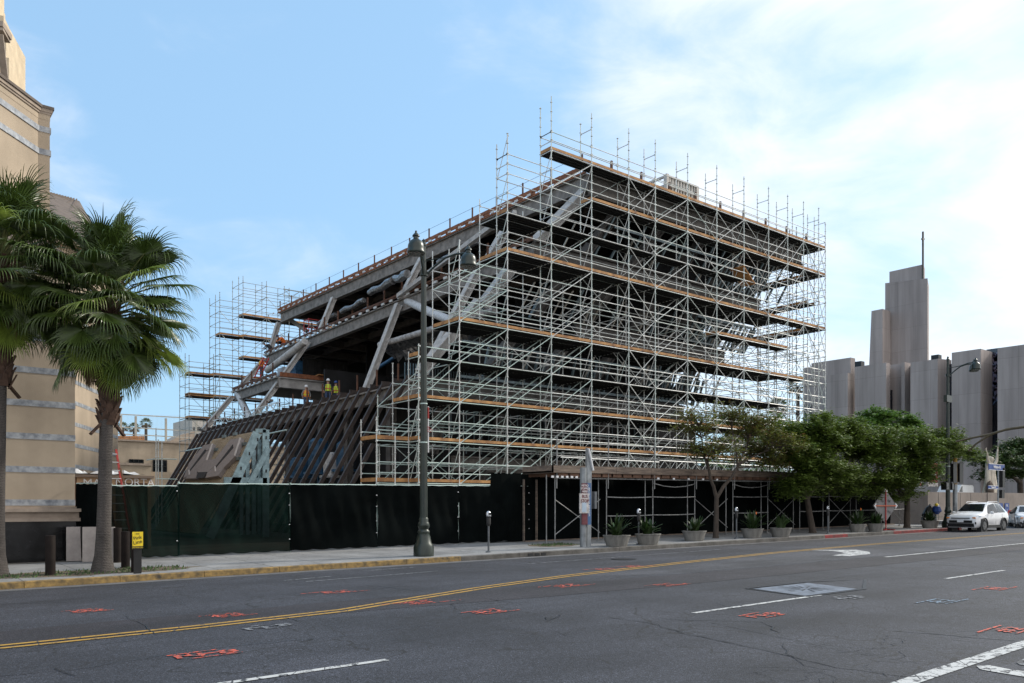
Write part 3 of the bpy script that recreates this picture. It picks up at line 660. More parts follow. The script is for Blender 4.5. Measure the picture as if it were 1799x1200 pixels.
b.build('stud_track',M_galvd,UB,world=True)
P=Parts('wood_stud',mat('pale_wood',(.46,.42,.35),.8,0,.2,4),UB)
for i in range(34):
    x=29.5+i*.62+.2*r.random(); z=(13.0,13.0,17.1,9.2)[i%4]; x+= (z-13)*.5; P.add(MB().bar((x,36.4,z),(x+1.1,36.3,z+1.9),.05,.12,up=(0,1,0)),(x,36,z))
P.done()
# near-black backing walls added to close the view and darken the interior
def wallbox(x0,y0,z0,x1,y1,z1,m=None): return MB().box(x0,y0,z0,x1,y1,z1).build('backing_wall',m or M_deepd,UB,world=True)
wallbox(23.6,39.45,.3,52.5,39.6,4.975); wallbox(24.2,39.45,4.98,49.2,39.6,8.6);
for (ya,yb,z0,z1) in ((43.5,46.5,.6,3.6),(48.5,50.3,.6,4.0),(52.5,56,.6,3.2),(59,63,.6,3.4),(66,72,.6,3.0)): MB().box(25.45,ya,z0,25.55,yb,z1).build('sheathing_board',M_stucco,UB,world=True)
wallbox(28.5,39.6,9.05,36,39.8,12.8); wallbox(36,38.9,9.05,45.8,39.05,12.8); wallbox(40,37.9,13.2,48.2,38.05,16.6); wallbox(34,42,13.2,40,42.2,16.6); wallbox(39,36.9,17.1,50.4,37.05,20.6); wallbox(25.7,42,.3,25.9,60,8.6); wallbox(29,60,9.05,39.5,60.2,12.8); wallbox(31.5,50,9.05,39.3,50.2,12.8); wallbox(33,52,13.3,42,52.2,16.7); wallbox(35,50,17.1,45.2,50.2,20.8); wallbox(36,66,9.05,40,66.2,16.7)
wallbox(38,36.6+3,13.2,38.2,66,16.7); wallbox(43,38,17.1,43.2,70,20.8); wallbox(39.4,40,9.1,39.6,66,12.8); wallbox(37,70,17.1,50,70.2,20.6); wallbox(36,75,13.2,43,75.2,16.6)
# studs inside as dark curtain
P=Parts('inner_stud',M_galvd,UB)
for i in range(60): P.add(MB().bar((30+i*.23,49.5,9.1),(30+i*.23,49.5,12.0),.04,.09),(30+i*.23,49.5,9))
for i in range(34): P.add(MB().bar((26.2+i*.55,39.1,5),(26.2+i*.55,39.1,8.4),.04,.09),(25+i*.5,46,5))
P.done()
# services and stored materials inside (fixed ducts are parts)
P=Parts('duct',M_foil,UB,True)
for (u0,v0,u1,v1,Y,rr) in ((560,570,590,553,68,.35),(600,548,640,528,60,.35),(650,515,690,494,54,.45),(690,494,716,482,51.5,.5),(770,462,840,425,45,.3),(610,560,650,540,64,.22),(545,600,590,575,70,.2)):
    p=aty(u0,v0,Y); q=aty(u1,v1,Y-3); mid=[p+(q-p)*t+Vector((0,0,.08*math.sin(t*9))) for t in (0,.2,.4,.6,.8,1)]; rr*=.55; P.add(MB().path(mid,[rr*(.9+.25*rnd.random()) for _ in mid],9),p)
P.done()
UBS=[]
def loose(name,label,cat,mb,m,group=None,smooth=False): return tag(mb.build(name,m,None,smooth),label,cat,group)
for i,(u0,u1,v0,v1,Y,m,lab,nm) in enumerate(((483,493,640,655,73,M_blue,'small blue tarpaulin covered bundle on the third floor by the leaning column','material_bundle'),(497,512,632,658,71,M_white,'white boxed stack wrapped in blue film behind the big diagonal column','material_stack'),(520,533,628,662,69,M_blue,'upright blue wrapped panel stack on the third floor','material_stack'),(540,566,678+0,686,60,M_wood,'sheet of raw plywood lying at the edge of the third floor','plywood_sheet'))):
    if i==3: continue
    a=aty(u0,v1,Y); c=aty(u1,v0,Y); b=MB(); b.box(a.x,Y,13.12,c.x,Y+1.2,13.12+(c.z-a.z)); b.box(a.x-.06,Y-.06,13.0+(c.z-a.z)*.62,c.x+.06,Y+1.26,13.12+(c.z-a.z)*.72)
    o=loose(nm,lab,'building material',b,m)
b=MB(); a=aty(528,662,69); 
for k in range(14): b.bar((a.x+k*.33,68.4,13.3),(a.x+k*.33,68.4,15.1),.05,.05)
b.box(a.x,68.35,15.05,a.x+4.4,68.45,15.15); b.box(a.x,68.35,13.3,a.x+4.4,68.45,13.4); b.add([(a.x,68.5,13.3),(a.x+4.4,68.5,13.3),(a.x+4.4,68.5,15.1),(a.x,68.5,15.1)],[(0,1,2,3)])
loose('mesh_screen','dark grey framed mesh screen standing at the third floor edge beside the blue stacks','screen',b,M_plank)
b=MB(); a=aty(567,664,66.8); b.cbox((a.x+2.2,66.6,13.42),(5.5,.9,.05),-.05); b.cbox((a.x+2.9,66.5,13.5),(4,.5,.05),.03); loose('plywood_sheet','orange plywood sheets overhanging the edge of the third floor above the workers','plywood',b,mat('fresh_ply',(.55,.26,.09),.8,0,.2,2))
# red frame lift on fourth floor
b=MB(); a=aty(543,583,68); c=a
for (i,j) in ((0,0),(1.6,0),(0,1),(1.6,1)): b.bar((c.x+i,68+j,17.1),(c.x+i,68+j,18.6),.06,.06)
for z in (17.3,17.8,18.55):
    b.bar((c.x,68,z),(c.x+1.6,68,z),.05,.05); b.bar((c.x,69,z),(c.x+1.6,69,z),.05,.05); b.bar((c.x,68,z),(c.x,69,z),.05,.05)
b.bar((c.x,68,17.2),(c.x+1.6,68,18.6),.05,.05)
loose('red_frame','red painted steel safety frame on the fourth floor beside the leaning column','frame',b,M_red)
# blue and white material at the base behind the rakers
for i,(u,v,Y,w,h,m,lab) in enumerate(((560,800,50,1.3,2.2,M_blue,'tall blue wrapped crate behind the rakers'),(530,820,54,1.6,1.3,M_blue,'low blue tarpaulin heap behind the rakers on the left'),(582,815,49,1.0,1.5,M_white,'white plastic covered heap behind the middle rakers'),(606,800,48,1.1,1.8,M_blue,'blue drum of coating behind the right hand rakers'))):
    a=aty(u,v,Y); b=MB(); b.lathe([(w*.5,0),(w*.55,h*.5),(w*.5,h*.9),(w*.3,h)],(a.x,Y,a.z-h*.5),10,sq=(1,.8)); b.box(a.x-w*.6,Y-w*.5,a.z-h*.5-.15,a.x+w*.6,Y+w*.5,a.z-h*.5)
    b.box(a.x-.05,Y-.05,.25,a.x+.05,Y+.05,a.z-h*.5-.1); loose('material_heap',lab,'building material',b,m)
# ------------------------------------------------------------------ scaffolds
def standard(x,y,z0,z1,n=6,r=.028):
    b=MB(); b.tube((x,y,z0),(x,y,z1),r,n)
    z=z0+.45
    while z<z1: b.lathe([(r,-.02),(.062,-.012),(.062,.012),(r,.02)],(x,y,z),6); z+=.5
    b.lathe([(.07,0),(.07,.03)],(x,y,z0),6); return b
def ledger(p,q,r=.024):
    b=MB(); b.tube(p,q,r,5,cap=False); d=(Vector(q)-Vector(p)).normalized(); 
    for c in (Vector(p)+d*.05,Vector(q)-d*.05): b.bar(c-d*.035,c+d*.035,.06,.07)
    return b
class Scaf:
    def __init__(s,name,label,loc):
        s.t=thing(name,label,'scaffolding',loc)
        s.st=Parts('standard',M_galv,s.t,True);s.le=Parts('ledger',M_galv,s.t,True);s.tr=Parts('transom',M_galv,s.t,True);s.br=Parts('brace',M_galv,s.t,True)
        s.dk=Parts('deck',M_plank,s.t);s.tb=Parts('toe_board',M_toe,s.t)
    def done(s):
        for p in (s.st,s.le,s.tr,s.br,s.dk,s.tb): p.done()
    def deck(s,x0,x1,y0,y1,z,along='x'):
        b=MB(); n=max(2,int(round((y1-y0)/.3))) if along=='x' else max(2,int(round((x1-x0)/.3)))
        for k in range(n):
            if along=='x': a=y0+(y1-y0)*k/n; c=y0+(y1-y0)*(k+1)/n-.02; b.box(x0+.02,a,z+.03,x1-.02,c,z+.075); b.box(x0+.02,a,z-.03,x1-.02,a+.03,z+.03); b.box(x0+.02,c-.03,z-.03,x1-.02,c,z+.03)
            else: a=x0+(x1-x0)*k/n; c=x0+(x1-x0)*(k+1)/n-.02; b.box(a,y0+.02,z+.03,c,y1-.02,z+.075); b.box(a,y0+.02,z-.03,a+.03,y1-.02,z+.03); b.box(c-.03,y0+.02,z-.03,c,y1-.02,z+.03)
        s.dk.add(b,(x0,y0,z))
S=Scaf('street_scaffold','tall galvanised scaffold with timber toe boards covering the street face of the unfinished building',(40,34,.4))
XS=[20.75,23.1,26.1,29.1,32.1,35.1,37.4,40.4,43.3,46.2,49.0,51.3,53.3,55.3,56.2]
ROWS=[33.0,33.9,35.4,36.9]
def top(i,rw):
    x=XS[i]
    if rw<2: t=9.6 if x<21 else 15 if x<24 else 21.05 if x<27 else 23.9
    elif rw==2: t=9 if x<21 else 15 if x<24 else 18.4 if x<30 else 15.6
    else: t=7.6 if x<24 else 8.6
    if rw==2 and x>55: t=23
    if rw==3 and x>46: t=0
    if rw==0 and i==14: t=23.0
    return t-(.25 if rw==1 else 0)
for i,x in enumerate(XS):
    for rw,y in enumerate(ROWS):
        t=top(i,rw)
        if t>1 : S.st.add(standard(x,y,.35+SL*x,t),(x,y,8))
LEV=[1+2*k for k in range(11)]
DK={21:(3,14,1),19:(4,14,1),17:(2,9,0),15:(2,14,1),13:(8,11,1),11:(1,12,1),9:(0,11,0),7:(0,11,1),5:(0,11,1),3:(0,6,1)}
r=random.Random(33)
for z in LEV:
    dk=DK.get(z)
    for rw,y in enumerate(ROWS):
        for i in range(len(XS)-1):
            if z>min(top(i,rw),top(i+1,rw))-.3: continue
            has=dk and dk[0]<=i<dk[1] and rw<2
            hs=[0]
            if rw==0 : hs+=[.5,1.0] 
            elif rw==1: hs+=[1.0] if has else []
            elif rw==2: hs+=[1.0]
            elif r.random()<.6: hs+=[1.0]
            for h in hs:
                if z+h>min(top(i,rw),top(i+1,rw))-.05: continue
                if z==21 and h==.5 and rw==0: h=.55
                S.le.add(ledger((XS[i],y,z+h),(XS[i+1],y,z+h)),(XS[i],y,z))
    for i in range(len(XS)):
        for (a,c) in ((0,1),(1,2),(2,3)):
            if z>min(top(i,a),top(i,c))-.1: continue
            S.tr.add(ledger((XS[i],ROWS[a],z),(XS[i],ROWS[c],z)),(XS[i],33,z))
            if i in (0,1,2,3,14) and a==0:
                for h in (.5,1.0): 
                    if z+h<min(top(i,a),top(i,c)): S.tr.add(ledger((XS[i],ROWS[a],z+h),(XS[i],ROWS[c],z+h)),(XS[i],33,z))
    if dk:
        for i in range(dk[0],dk[1]):
            if z>top(i,1) and z>top(i+1,1): continue
            S.deck(XS[i],XS[i+1],ROWS[0]+.05,ROWS[1]-.03,z)
            if dk[2]:
                S.tb.add(MB().box(XS[i]+.01,ROWS[0]+.0,z+.08,XS[i+1]-.01,ROWS[0]+.04,z+.22),(XS[i],33,z))
        i=dk[0]; S.tb.add(MB().box(XS[i]+.0,ROWS[0]+.05,z+.08,XS[i]+.04,ROWS[1],z+.25),(XS[i],33,z))
        if z in (17,15,11,9,7):
            for i in range(dk[0],min(dk[1],11)):
                if z<min(top(i,2),top(i+1,2)): S.deck(XS[i],XS[i+1],ROWS[1]+.03,ROWS[2]-.03,z)
            if dk[2]: S.tb.add(MB().box(XS[dk[0]],ROWS[1],z+.08,XS[dk[0]]+.04,ROWS[2],z+.25),(XS[dk[0]],34,z))
for i in range(3,len(XS)):   # loose top transoms between the tall standards
    S.tr.add(ledger((XS[i],33,23.0 if i>3 else 22),(XS[i],33.9,23.0 if i>3 else 22)),(XS[i],33,23))
S.tr.add(ledger((26.1,33,20),(26.1,33.9,20)),(26,33,20))
PAT={0:'/',1:'/',2:'/',3:'/',5:'\\',6:'/',7:'\\',8:'/',9:'\\',10:'/',11:'/',12:'\\',13:'\\'}
for z in LEV[:-1]:
    for i,k in PAT.items():
        for rw in (0,1):
            if z+2>min(top(i,rw),top(i+1,rw))+.2 or (i==2 and z>9): continue
            if rw==1 and i>9 and r.random()<.15: continue
            zz=(z,z+2) if k=='/' else (z+2,z)
            S.br.add(ledger((XS[i],ROWS[rw]-.04,zz[0]),(XS[i+1],ROWS[rw]-.04,zz[1]),.022),(XS[i],33,z))
            if i in (5,8) and rw==0 and r.random()<.7: S.br.add(ledger((XS[i],ROWS[rw]+.05,zz[1]),(XS[i+1],ROWS[rw]+.05,zz[0]),.022),(XS[i],33,z))
    for i in range(len(XS)):
        if z+2<top(i,1)+.5: S.br.add(ledger((XS[i]+.04,33,z+2),(XS[i]+.04,33.9,z) if True else 0,.02),(XS[i],33,z))
        if i<13 and z+2<=min(top(i,2),top(i+1,2))+.2 and (i<4 or r.random()<.5): S.br.add(ledger((XS[i],ROWS[2],z),(XS[i+1],ROWS[2],z+2),.022),(XS[i],35,z))
        if i<9 and z<8: S.br.add(ledger((XS[i],ROWS[3],z+2 if i%2 else z),(XS[i+1],ROWS[3],z if i%2 else z+2),.022),(XS[i],36,z))
for i in (0,1,3,4,6,8,10):
    for z in (1,5,9,13,17):
        for rw in (1,2):
            if z+4<=min(top(i,rw),top(i+2,rw))+.2:
                a_,c_=(XS[i],XS[i+2]) if (i+z//4)%3 else (XS[i+2],XS[i]); S.br.add(ledger((a_,ROWS[rw]+.06,z),(c_,ROWS[rw]+.06,z+4),.02),(a_,34,z))
# lattice girders low on the face
b=MB()
P=Parts('lattice_girder',M_galv,S.t,True)
for (x0,x1,z) in ((29.5,37.4,4.05),(37.4,46.2,4.15),(46.2,52,4.15),(29.5,38,3.45)):
    g=MB(); g.tube((x0,32.7,z),(x1,32.7,z),.026,5); g.tube((x0,32.7,z+.5),(x1,32.7,z+.5),.026,5); n=int((x1-x0)/.5)
    for k in range(n): g.tube((x0+k*.5,32.7,z+(.5 if k%2 else 0)),(x0+k*.5+.5,32.7,z+(0 if k%2 else .5)),.016,4)
    P.add(g,(x0,32,z))
P.done()
# low platform at the left foot
for x in (19.0,20.0):
    for y in (33.9,35.4): S.st.add(standard(x,y,.5,6.1 if x<19.5 else 5.6),(x,y,3))
for z in (3,4,5,5.5,3.5):
    for y in (33.9,35.4): S.le.add(ledger((19,y,z),(20.75,y,z)),(19,y,z))
for z in (3,5): S.deck(19,20.75,33.95,35.35,z); S.tb.add(MB().box(19,33.9,z+.08,20.75,33.94,z+.26),(19,33,z)); S.tb.add(MB().box(18.97,33.9,z+.08,19.01,35.4,z+.26),(19,33,z))
S.done()
# stair tower-like unit and ply panel on the right
b=MB(); a=aty(1295,470,33.5); b.bar(a,(a.x+1.3,33.5,a.z-1.0),.05,1.1,up=(0,1,0)); loose('plywood_sheet','leaning orange plywood sheet on the scaffold under the right end of the roof','plywood',b,MATS['fresh_ply'])
# east return
M_gal0=M_galv; M_galv=mat('backlit_tube',(.36,.39,.37),.5,.1,.2,6,island=.2)  # darker tube copy, backlit look put into the colour
S=Scaf('side_scaffold','galvanised scaffold return wrapping the far right corner of the unfinished building',(56,38,.8))
YR=[35.4,38.0,40.6,43.2,46.0]
for x in (55.3,56.2):
    for j,y in enumerate(YR): S.st.add(standard(x,y,.8,23.0-.4*j+(.3 if x>56 else 0)),(x,y,8))
for z in LEV:
    for x in (55.3,56.2):
        for j in range(4):
            for h in (0,.5,1.0): S.le.add(ledger((x,([33.9]+YR)[j],z+h),(x,([33.9]+YR)[j+1],z+h)),(x,YR[j],z))
            if (j+z)%2 and z<20: S.br.add(ledger((x,YR[j],z),(x,YR[j+1],z+2),.022),(x,YR[j],z))
    for y in YR: S.tr.add(ledger((55.3,y,z),(56.2,y,z)),(55,y,z))
    if z>=15:
        for j in range(3):
            S.deck(55.32,56.18,([33.9]+YR)[j],([33.9]+YR)[j+1],z,'y')
            S.tb.add(MB().box(55.26,([33.9]+YR)[j],z+.08,55.3,([33.9]+YR)[j+1],z+.27),(55,YR[j],z))
            S.tb.add(MB().box(56.2,([33.9]+YR)[j],z+.08,56.24,([33.9]+YR)[j+1],z+.27),(55,YR[j],z))
# long diagonal tubes on the right
for (x0,z0,x1,z1) in ((49,11,56.2,6.2),(51.3,12.5,56.2,9.0),(51.3,10,56.2,5.0),(49,8,56.2,3.2)): S.br.add(ledger((x0,34.2,z0),(x1,34.2,z1)),(x0,34,z0))
S.done()
M_galv=M_gal0
# rear scaffold
M_gal0=M_galv; M_galv=mat('backlit_tube',(.36,.39,.37),.5,.1,.2,6,island=.2)  # same dark tube, shade against the sky painted in
S=Scaf('rear_scaffold','stepped scaffold tower rising behind the far left end of the unfinished building',(30,81,.3))
XR=[24.7,27.0,27.6,29.9,32.3,34.7,37.1,39.5,41.9,44.3]; YRR=[80.0,81.2,82.9]
tp=lambda x:16.0 if x<27.5 else 22.6 if x<29 else 24.3
for x in XR:
    for y in YRR: S.st.add(standard(x,y,.3,tp(x)+rnd.random()*.7,6,.03),(x,y,8))
for k in range(12):
    z=2.0+2.1*k
    for i in range(len(XR)-1):
        for y in YRR:
            for h in ((0,.55,1.1) if y==YRR[0] else (0,1.1) if y==YRR[2] else (0,)):
                if z+h<min(tp(XR[i]),tp(XR[i+1])): S.le.add(ledger((XR[i],y,z+h),(XR[i+1],y,z+h),.026),(XR[i],y,z))
        if z+2<min(tp(XR[i]),tp(XR[i+1])): S.br.add(ledger((XR[i],80,z+(0 if i%2 else 2.1)),(XR[i+1],80,z+(2.1 if i%2 else 0)),.024),(XR[i],80,z))
    for x in XR:
        for h in (0,1.1):
            if z+h<tp(x): S.tr.add(ledger((x,80,z+h),(x,82.9,z+h),.026),(x,80,z))
for (z,x0,x1,m) in ((10.3,24.7,32,1),(12.5,24.7,33,1),(14.6,27,34,1),(16.6,29.9,36,1),(18.7,29.9,36,1),(20.8,29.9,39.5,1),(12.4,24.7,27,0),(14.5,24.7,27,0),(18.6,27.6,29.9,0)):
    S.deck(x0,x1,80.05,81.15,z); S.tb.add(MB().box(x0,79.96,z+.08,x1,80.0,z+.26),(x0,80,z)); S.tb.add(MB().box(x0-.03,80,z+.08,x0+.01,81.2,z+.26),(x0,80,z))
b=MB()
for k in range(16):
    x=34+k*.9; b.tube((x,79.8,23.4 if k%2 else 24.1),(x+.9,79.8,24.1 if k%2 else 23.4),.03,4)
b.tube((34,79.8,23.4),(48,79.8,23.4),.035,5); b.tube((34,79.8,24.1),(48,79.8,24.1),.035,5); b.build('lattice_girder',M_galv,S.t,world=True)
S.done()
M_galv=M_gal0
# small free-standing scaffold at left
S=Scaf('small_scaffold','small open tube scaffold standing by the tan wall beside the left hand rakers',(17,58,.3))
for (u,vt) in ((274.6,752),(278.6,772),(285,775)):
    p=aty(u,vt,58); S.st.add(standard(p.x,58,.3,p.z,6,.035),p)
for v in (806,841):
    p=aty(274,v,58); q=aty(312,v+1,58); S.le.add(ledger(p,q,.035),p)
p=aty(273,806,58); S.le.add(ledger(p+Vector((0,2,0)),p,.03),p); S.done()
# ------------------------------------------------------------------ facade mock-up on the left
T=thing('facade_mockup','leaning facade sample of brown concrete cladding on corrugated sheet with a pale steel frame','facade panel',(15,43,.4))
LX=lambda z:16-.62*(5.75-z)
def pnl(Ya,za): return Vector((LX(za),Ya,za))
b=MB(); N_=Vector((-.85,0,.53))
b.slab3([pnl(40.3,.6),pnl(47.5,.6),pnl(47.5,5.75),pnl(40.3,5.75)],-N_*.08)
n=26
for i in range(n): y=40.35+i*(7.1/n); b.bar(pnl(y,.6)+N_*.03,pnl(y,5.7)+N_*.03,.11,.06,up=(0,1,0))
b.build('corrugated_sheet',M_corr,T,world=True)
# cladding pieces given in photo coordinates of the panel plane
def onp(u,v):   # intersection of the view ray with the leaning plane
    x,y,z=ray(u,v) # X = 16-.62*(5.75-Z) ; X=x t ; Z=1.9+z t
    t=(16-.62*(5.75-EYE))/(x-.62*z); return Vector((x*t,y*t,EYE+z*t))
C8=lambda x,y:onp(280+x/8.177,720+y/8.177)
b=MB()
def piece(pts,th=.2): b.slab3([C8(*p)+N_*.08 for p in pts],N_*th)
piece([(410,1020),(490,800),(700,545),(835,527),(815,600),(740,625),(735,610),(500,905)]); piece([(410,1020),(500,905),(495,975),(590,940)]); 
piece([(495,975),(510,912),(735,640),(815,600),(745,765),(610,905),(590,1025),(430,1028)])
piece([(745,765),(870,745),(870,800),(862,850),(760,935),(625,940),(600,900)])
piece([(870,745),(1085,470),(1245,445),(1220,540),(1130,555),(1120,540),(870,860),(862,850)]); piece([(875,925),(890,870),(1135,585),(1130,555),(1220,540),(1155,710),(1050,820),(990,880),(915,990),(730,1020),(760,935),(870,850)])
b.build('cladding_piece',M_gfrc,T,world=True)
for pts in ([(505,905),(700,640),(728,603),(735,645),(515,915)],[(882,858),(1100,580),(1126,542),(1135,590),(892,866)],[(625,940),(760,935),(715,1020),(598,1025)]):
    MB().slab3([C8(*p)+N_*.285 for p in pts],N_*.012).build('recess_shade',mat('painted_recess_shadow',(.03,.026,.024),.95),T,world=True)  # raised dark plates, shade of the slots put into the colour
for pts in ([(820,530),(838,527),(760,770),(740,762)],[(1225,448),(1246,445),(1165,712),(1146,700)],[(486,905),(502,905),(508,972),(492,976)],[(864,855),(882,855),(888,928),(872,932)]):
    MB().slab3([C8(*p)+N_*.285 for p in pts],N_*.02).build('lit_edge',mat('painted_lit_edge',(.55,.5,.46),.9,0,.1,5),T,world=True)  # pale strips, light on the side edges painted in
for (x,y) in ((960,400),(1120,365),(845,590),(1250,510),(1170,720)):
    p=C8(x,y)+N_*.12; MB().cbox(p,(.12,.42,.16)).build('clip',M_galvd,T,world=True)
fr=mat('pale_blue_steel',(.30,.42,.45),.5,.25,.25,4)
Y0=39.9
def ch(p,q,w=.34): 
    m=MB().bar(p,q,w,.12,up=(0,1,0)); m.build('frame_channel',fr,T,world=True)
pt=lambda x,y:aty(280+x/8.177,720+y/8.177,Y0)
ch(pt(1530,285),(pt(1530,285).x,Y0,.3)); ch(pt(1410,330),(LX(.4)+.6,Y0,.4),.42); ch(pt(930,1020),pt(1545,1030),.36); ch(pt(1390,300),pt(1530,300),.2)
ch(pt(1560,550)+Vector((0,-.1,0)),pt(1290,1060)+Vector((0,-.1,0)),.26)
for x,y0 in ((1210,800),(1300,700),(1390,570),(1470,420)): ch(pt(x,y0)+Vector((0,.3,0)),Vector((pt(x,y0).x,Y0+.3,.5)),.18)
b=MB()
for (x,y) in ((1530,400),(1530,640),(1530,880),(1410,430),(1290,630),(1170,840),(1450,750),(1345,960)):
    p=pt(x,y); b.cbox((p.x,Y0-.075,p.z),(.07,.02,.16))
b.build('slot',M_black,T,world=True)
# ================================================================== temple building on the left
T=thing('temple_building','tan stucco building with grey marble bands and black granite base behind the palms','building',(0,30,.2))
def wall_poly(pts,z0,z1,name,m): return MB().prism(pts,z0,z1).build(name,m,T,world=True)
# wing with the plinth (front face y=27.8)
wall_poly([(-30,27.8),(5.2,27.8),(5.2,42),(-30,42)],1.88,9.0,'wall',M_stucco)
wall_poly([(-30,27.72),(5.26,27.72),(5.26,42.0),(-30,42.0)],.1,1.46,'granite_base',M_granite)
b=MB(); 
for (o,z0,z1) in ((.28,1.46,1.56),(.2,1.56,1.74),(.34,1.74,1.84),(.12,1.84,1.9)): b.prism([(-30,27.8-o),(5.2+o,27.8-o),(5.2+o,42),(-30,42)],z0,z1)
b.build('base_cornice',M_trim,T,world=True)
P=Parts('marble_band',M_marble,T)
for k in range(8): 
    z=2.02+k*.98; P.add(MB().prism([(-30,27.79),(5.21,27.79),(5.21,41.9),(-30,41.9)],z-.09,z+.09),(0,27,z))
wall_poly([(-30,27.6),(5.4,27.6),(5.4,42),(-30,42)],9.0,9.35,'wing_cornice',M_trim)
# wing roof
b=MB(); b.add([(-30,27.7,9.35),(5.3,27.7,9.35),(5.3,42,9.4),(-30,31.5,12),(2.2,31.5,12.3),(2.2,42,12.3)],[(0,1,4,3),(1,2,5,4),(3,4,5)]); b.build('wing_roof',M_roofm,T,world=True)
# second volume further back
v2=[(7.9,42.3),(11.3,49.0),(11.3,60),(-10,60),(-10,42.3)]
wall_poly(v2,.2,13.9,'wall',M_stucco)
def off(poly,o):
    c=Vector((sum(p[0] for p in poly)/len(poly),sum(p[1] for p in poly)/len(poly)))
    return [((Vector(p)-c)*(1+o/((Vector(p)-c).length))+c) for p in poly]
for k in range(12):
    z=1.8+k*.98; P.add(MB().prism([tuple(p) for p in off(v2,.012)],z-.09,z+.09),(8,43,z))
P.done()
wall_poly([tuple(p) for p in off(v2,.35)],13.9,14.2,'cornice',M_trim)
b=MB(); pv=[tuple(p) for p in off(v2,.4)]; c=(0,52); R1=atd(60,329,43); R2=atd(140,353,46); e0=Vector((*pv[0],14.2)); e1=Vector((*pv[1],14.2)); e4=Vector((*pv[4],14.2)); e2=Vector((*pv[2],14.2))
R1=atd(60,333,43)
b.add([e4,e0,e1,e2,R1,R2],[(0,1,5,4),(1,2,5),(2,3,5),(3,0,4,5)])
for i in range(16):
    t=i/16; b.bar(e4.lerp(e0,t)+Vector((0,0,.05)),R1.lerp(R2,t)+Vector((0,0,.05)),.06,.08)
b.build('seamed_roof',M_roofm,T,world=True)
# tall volume with the chamfered corner
za=16.1
va=[(5.37,33),(5.0,33),(-3.0,24.5+.0),(-14,24.5),(-14,45),(5.37,45)]
va=[(5.37,33),(5.0,33),(.31,28),(-14,28),(-14,45),(5.37,45)]
wall_poly(va,9.3,za-.5,'wall',M_stucco); wall_poly([(5.36,42.02),(-1,42.02),(-1,45),(5.36,45)],.3,9.3,'wall',M_stucco)
for z0,z1 in ((za-.95,za-.75),(za-1.75,za-1.55)):
    wall_poly([tuple(p) for p in off(va,.04)],z0,z1,'marble_band',M_marble)
for o,z0,z1,m in ((.01,za-.5,za-.3,M_stucco),(.05,za-.3,za-.22,M_trim),(.09,za-.22,za-.1,M_trim),(.14,za-.1,za,M_roofm)):
    wall_poly([tuple(p) for p in off(va,o)],z0,z1,'cornice',m)
# stone lantern tower behind, stepped buttresses
def fin(u,vt,vb,t,w,m=M_stucco2,d=1.2):
    p=atd(u,vt,t); q=atd(u,vb,t); return MB().cbox((p.x-w*.4,p.y+d/2,(p.z+q.z)/2),(w,d,p.z-q.z),R(-20))
P=Parts('buttress',M_stucco2,T)
for (u,vt,vb,w) in ((29.5,105,180,1.0),(25,70,180,1.1),(22.5,32,180,1.4),(17,-20,180,2.0),(12,8,60,.8)):
    P.add(fin(u-w*9,vt,vb,46,w),(5,45,20))
P.done()
b=MB(); cc=atd(-97,0,49); 
b.lathe([(4.3,-16),(4.3,-1.2),(4.6,-1.0),(4.6,-.5),(4.2,-.5),(4.2,5)],(cc.x,cc.y,25.2),8); b.build('lantern_wall',M_stucco2,T,world=True)
b=MB()
for k in range(6):
    a=aty(0,40+k*.1,45)
for (u0,v0,u1,v1,w) in ((0,41,16,66,.28),(0,50,13,73,.14),(0,60,10,145,.12)):
    b.bar(atd(u0,v0,40.5),atd(u1,v1,41.5),.3,w)
b.build('string_course',M_trim,T,world=True)
# ------------------------------------------------------------------ rear tan building
T=thing('rear_building','low tan stucco building with small dark windows and rooftop netting far behind the fence','building',(30,107,.3))
b=MB(); b.box(8,107,0,46,125,9.85).build('wall',M_stucco,T,world=True)
MB().box(8,106.8,9.85,46,107.1,10.05).build('coping',M_trim,T,world=True)
def winrect(u0,u1,v0,v1,Y,n):
    a=aty(u0,v1,Y); c=aty(u1,v0,Y); f=MB(); f.box(a.x,Y-.04,a.z,c.x,Y+.02,c.z); o=f.build('window',M_glass,T,world=True)
    g=MB(); w=c.x-a.x; h=c.z-a.z
    for k in range(n+1): g.box(a.x+w*k/n-.04,Y-.12,a.z,a.x+w*k/n+.04,Y-.05,c.z)
    for k in (0,.5,1): g.box(a.x,Y-.13,a.z+h*k-.04,c.x,Y-.125,a.z+h*k+.04)
    g.build('frame',M_black,o); kk=kids(o)[0]; kk.location=-Vector(rootloc(o))
winrect(227,252,808,817,107,3); winrect(269,293,809,831,107,4)
a=aty(213,817,98); c=aty(300,829,98); MB().box(a.x-8,98,0,aty(266,818,98).x,99,a.z).build('low_wall',M_stucco,T,world=True); MB().box(a.x-8,97.9,a.z,aty(266,818,98).x+.1,99.1,a.z+.25).build('coping',M_trim,T,world=True); MB().box(a.x,99.1,0,c.x+6,100,c.z).build('low_wall',M_stucco,T,world=True)
T=thing('rooftop_fence','tall cream post and net fence on the roof of the rear tan building','fence',(30,108,10))
P=Parts('post',mat('cream_paint',(.5,.47,.4),.7,0,.1),T)
for u in (186,213,239,292,345): p=aty(u,729,108); P.add(MB().box(p.x-.12,107.9,9.9,p.x+.12,108.1,aty(u,729+.07*(u-207),108).z),p)
P.done(); b=MB()
for v in (727.5,750,762): p=aty(190,v-1,108); q=aty(350,v+8,108); b.bar(p,q,.08,.12)
b.build('rail',MATS['cream_paint'],T,world=True)
b=MB()
for k in range(70):
    u=190+k*2.3; p=aty(u,729,108); b.bar((p.x,108,9.9),(p.x,108,p.z),.012,.012)
b.build('net',MATS['cream_paint'],T,world=True)
b=MB(); 
for k in range(14): p=aty(208+k*3.4,766,107.4); b.box(p.x-.09,107.3,9.9,p.x+.09,107.4,p.z)
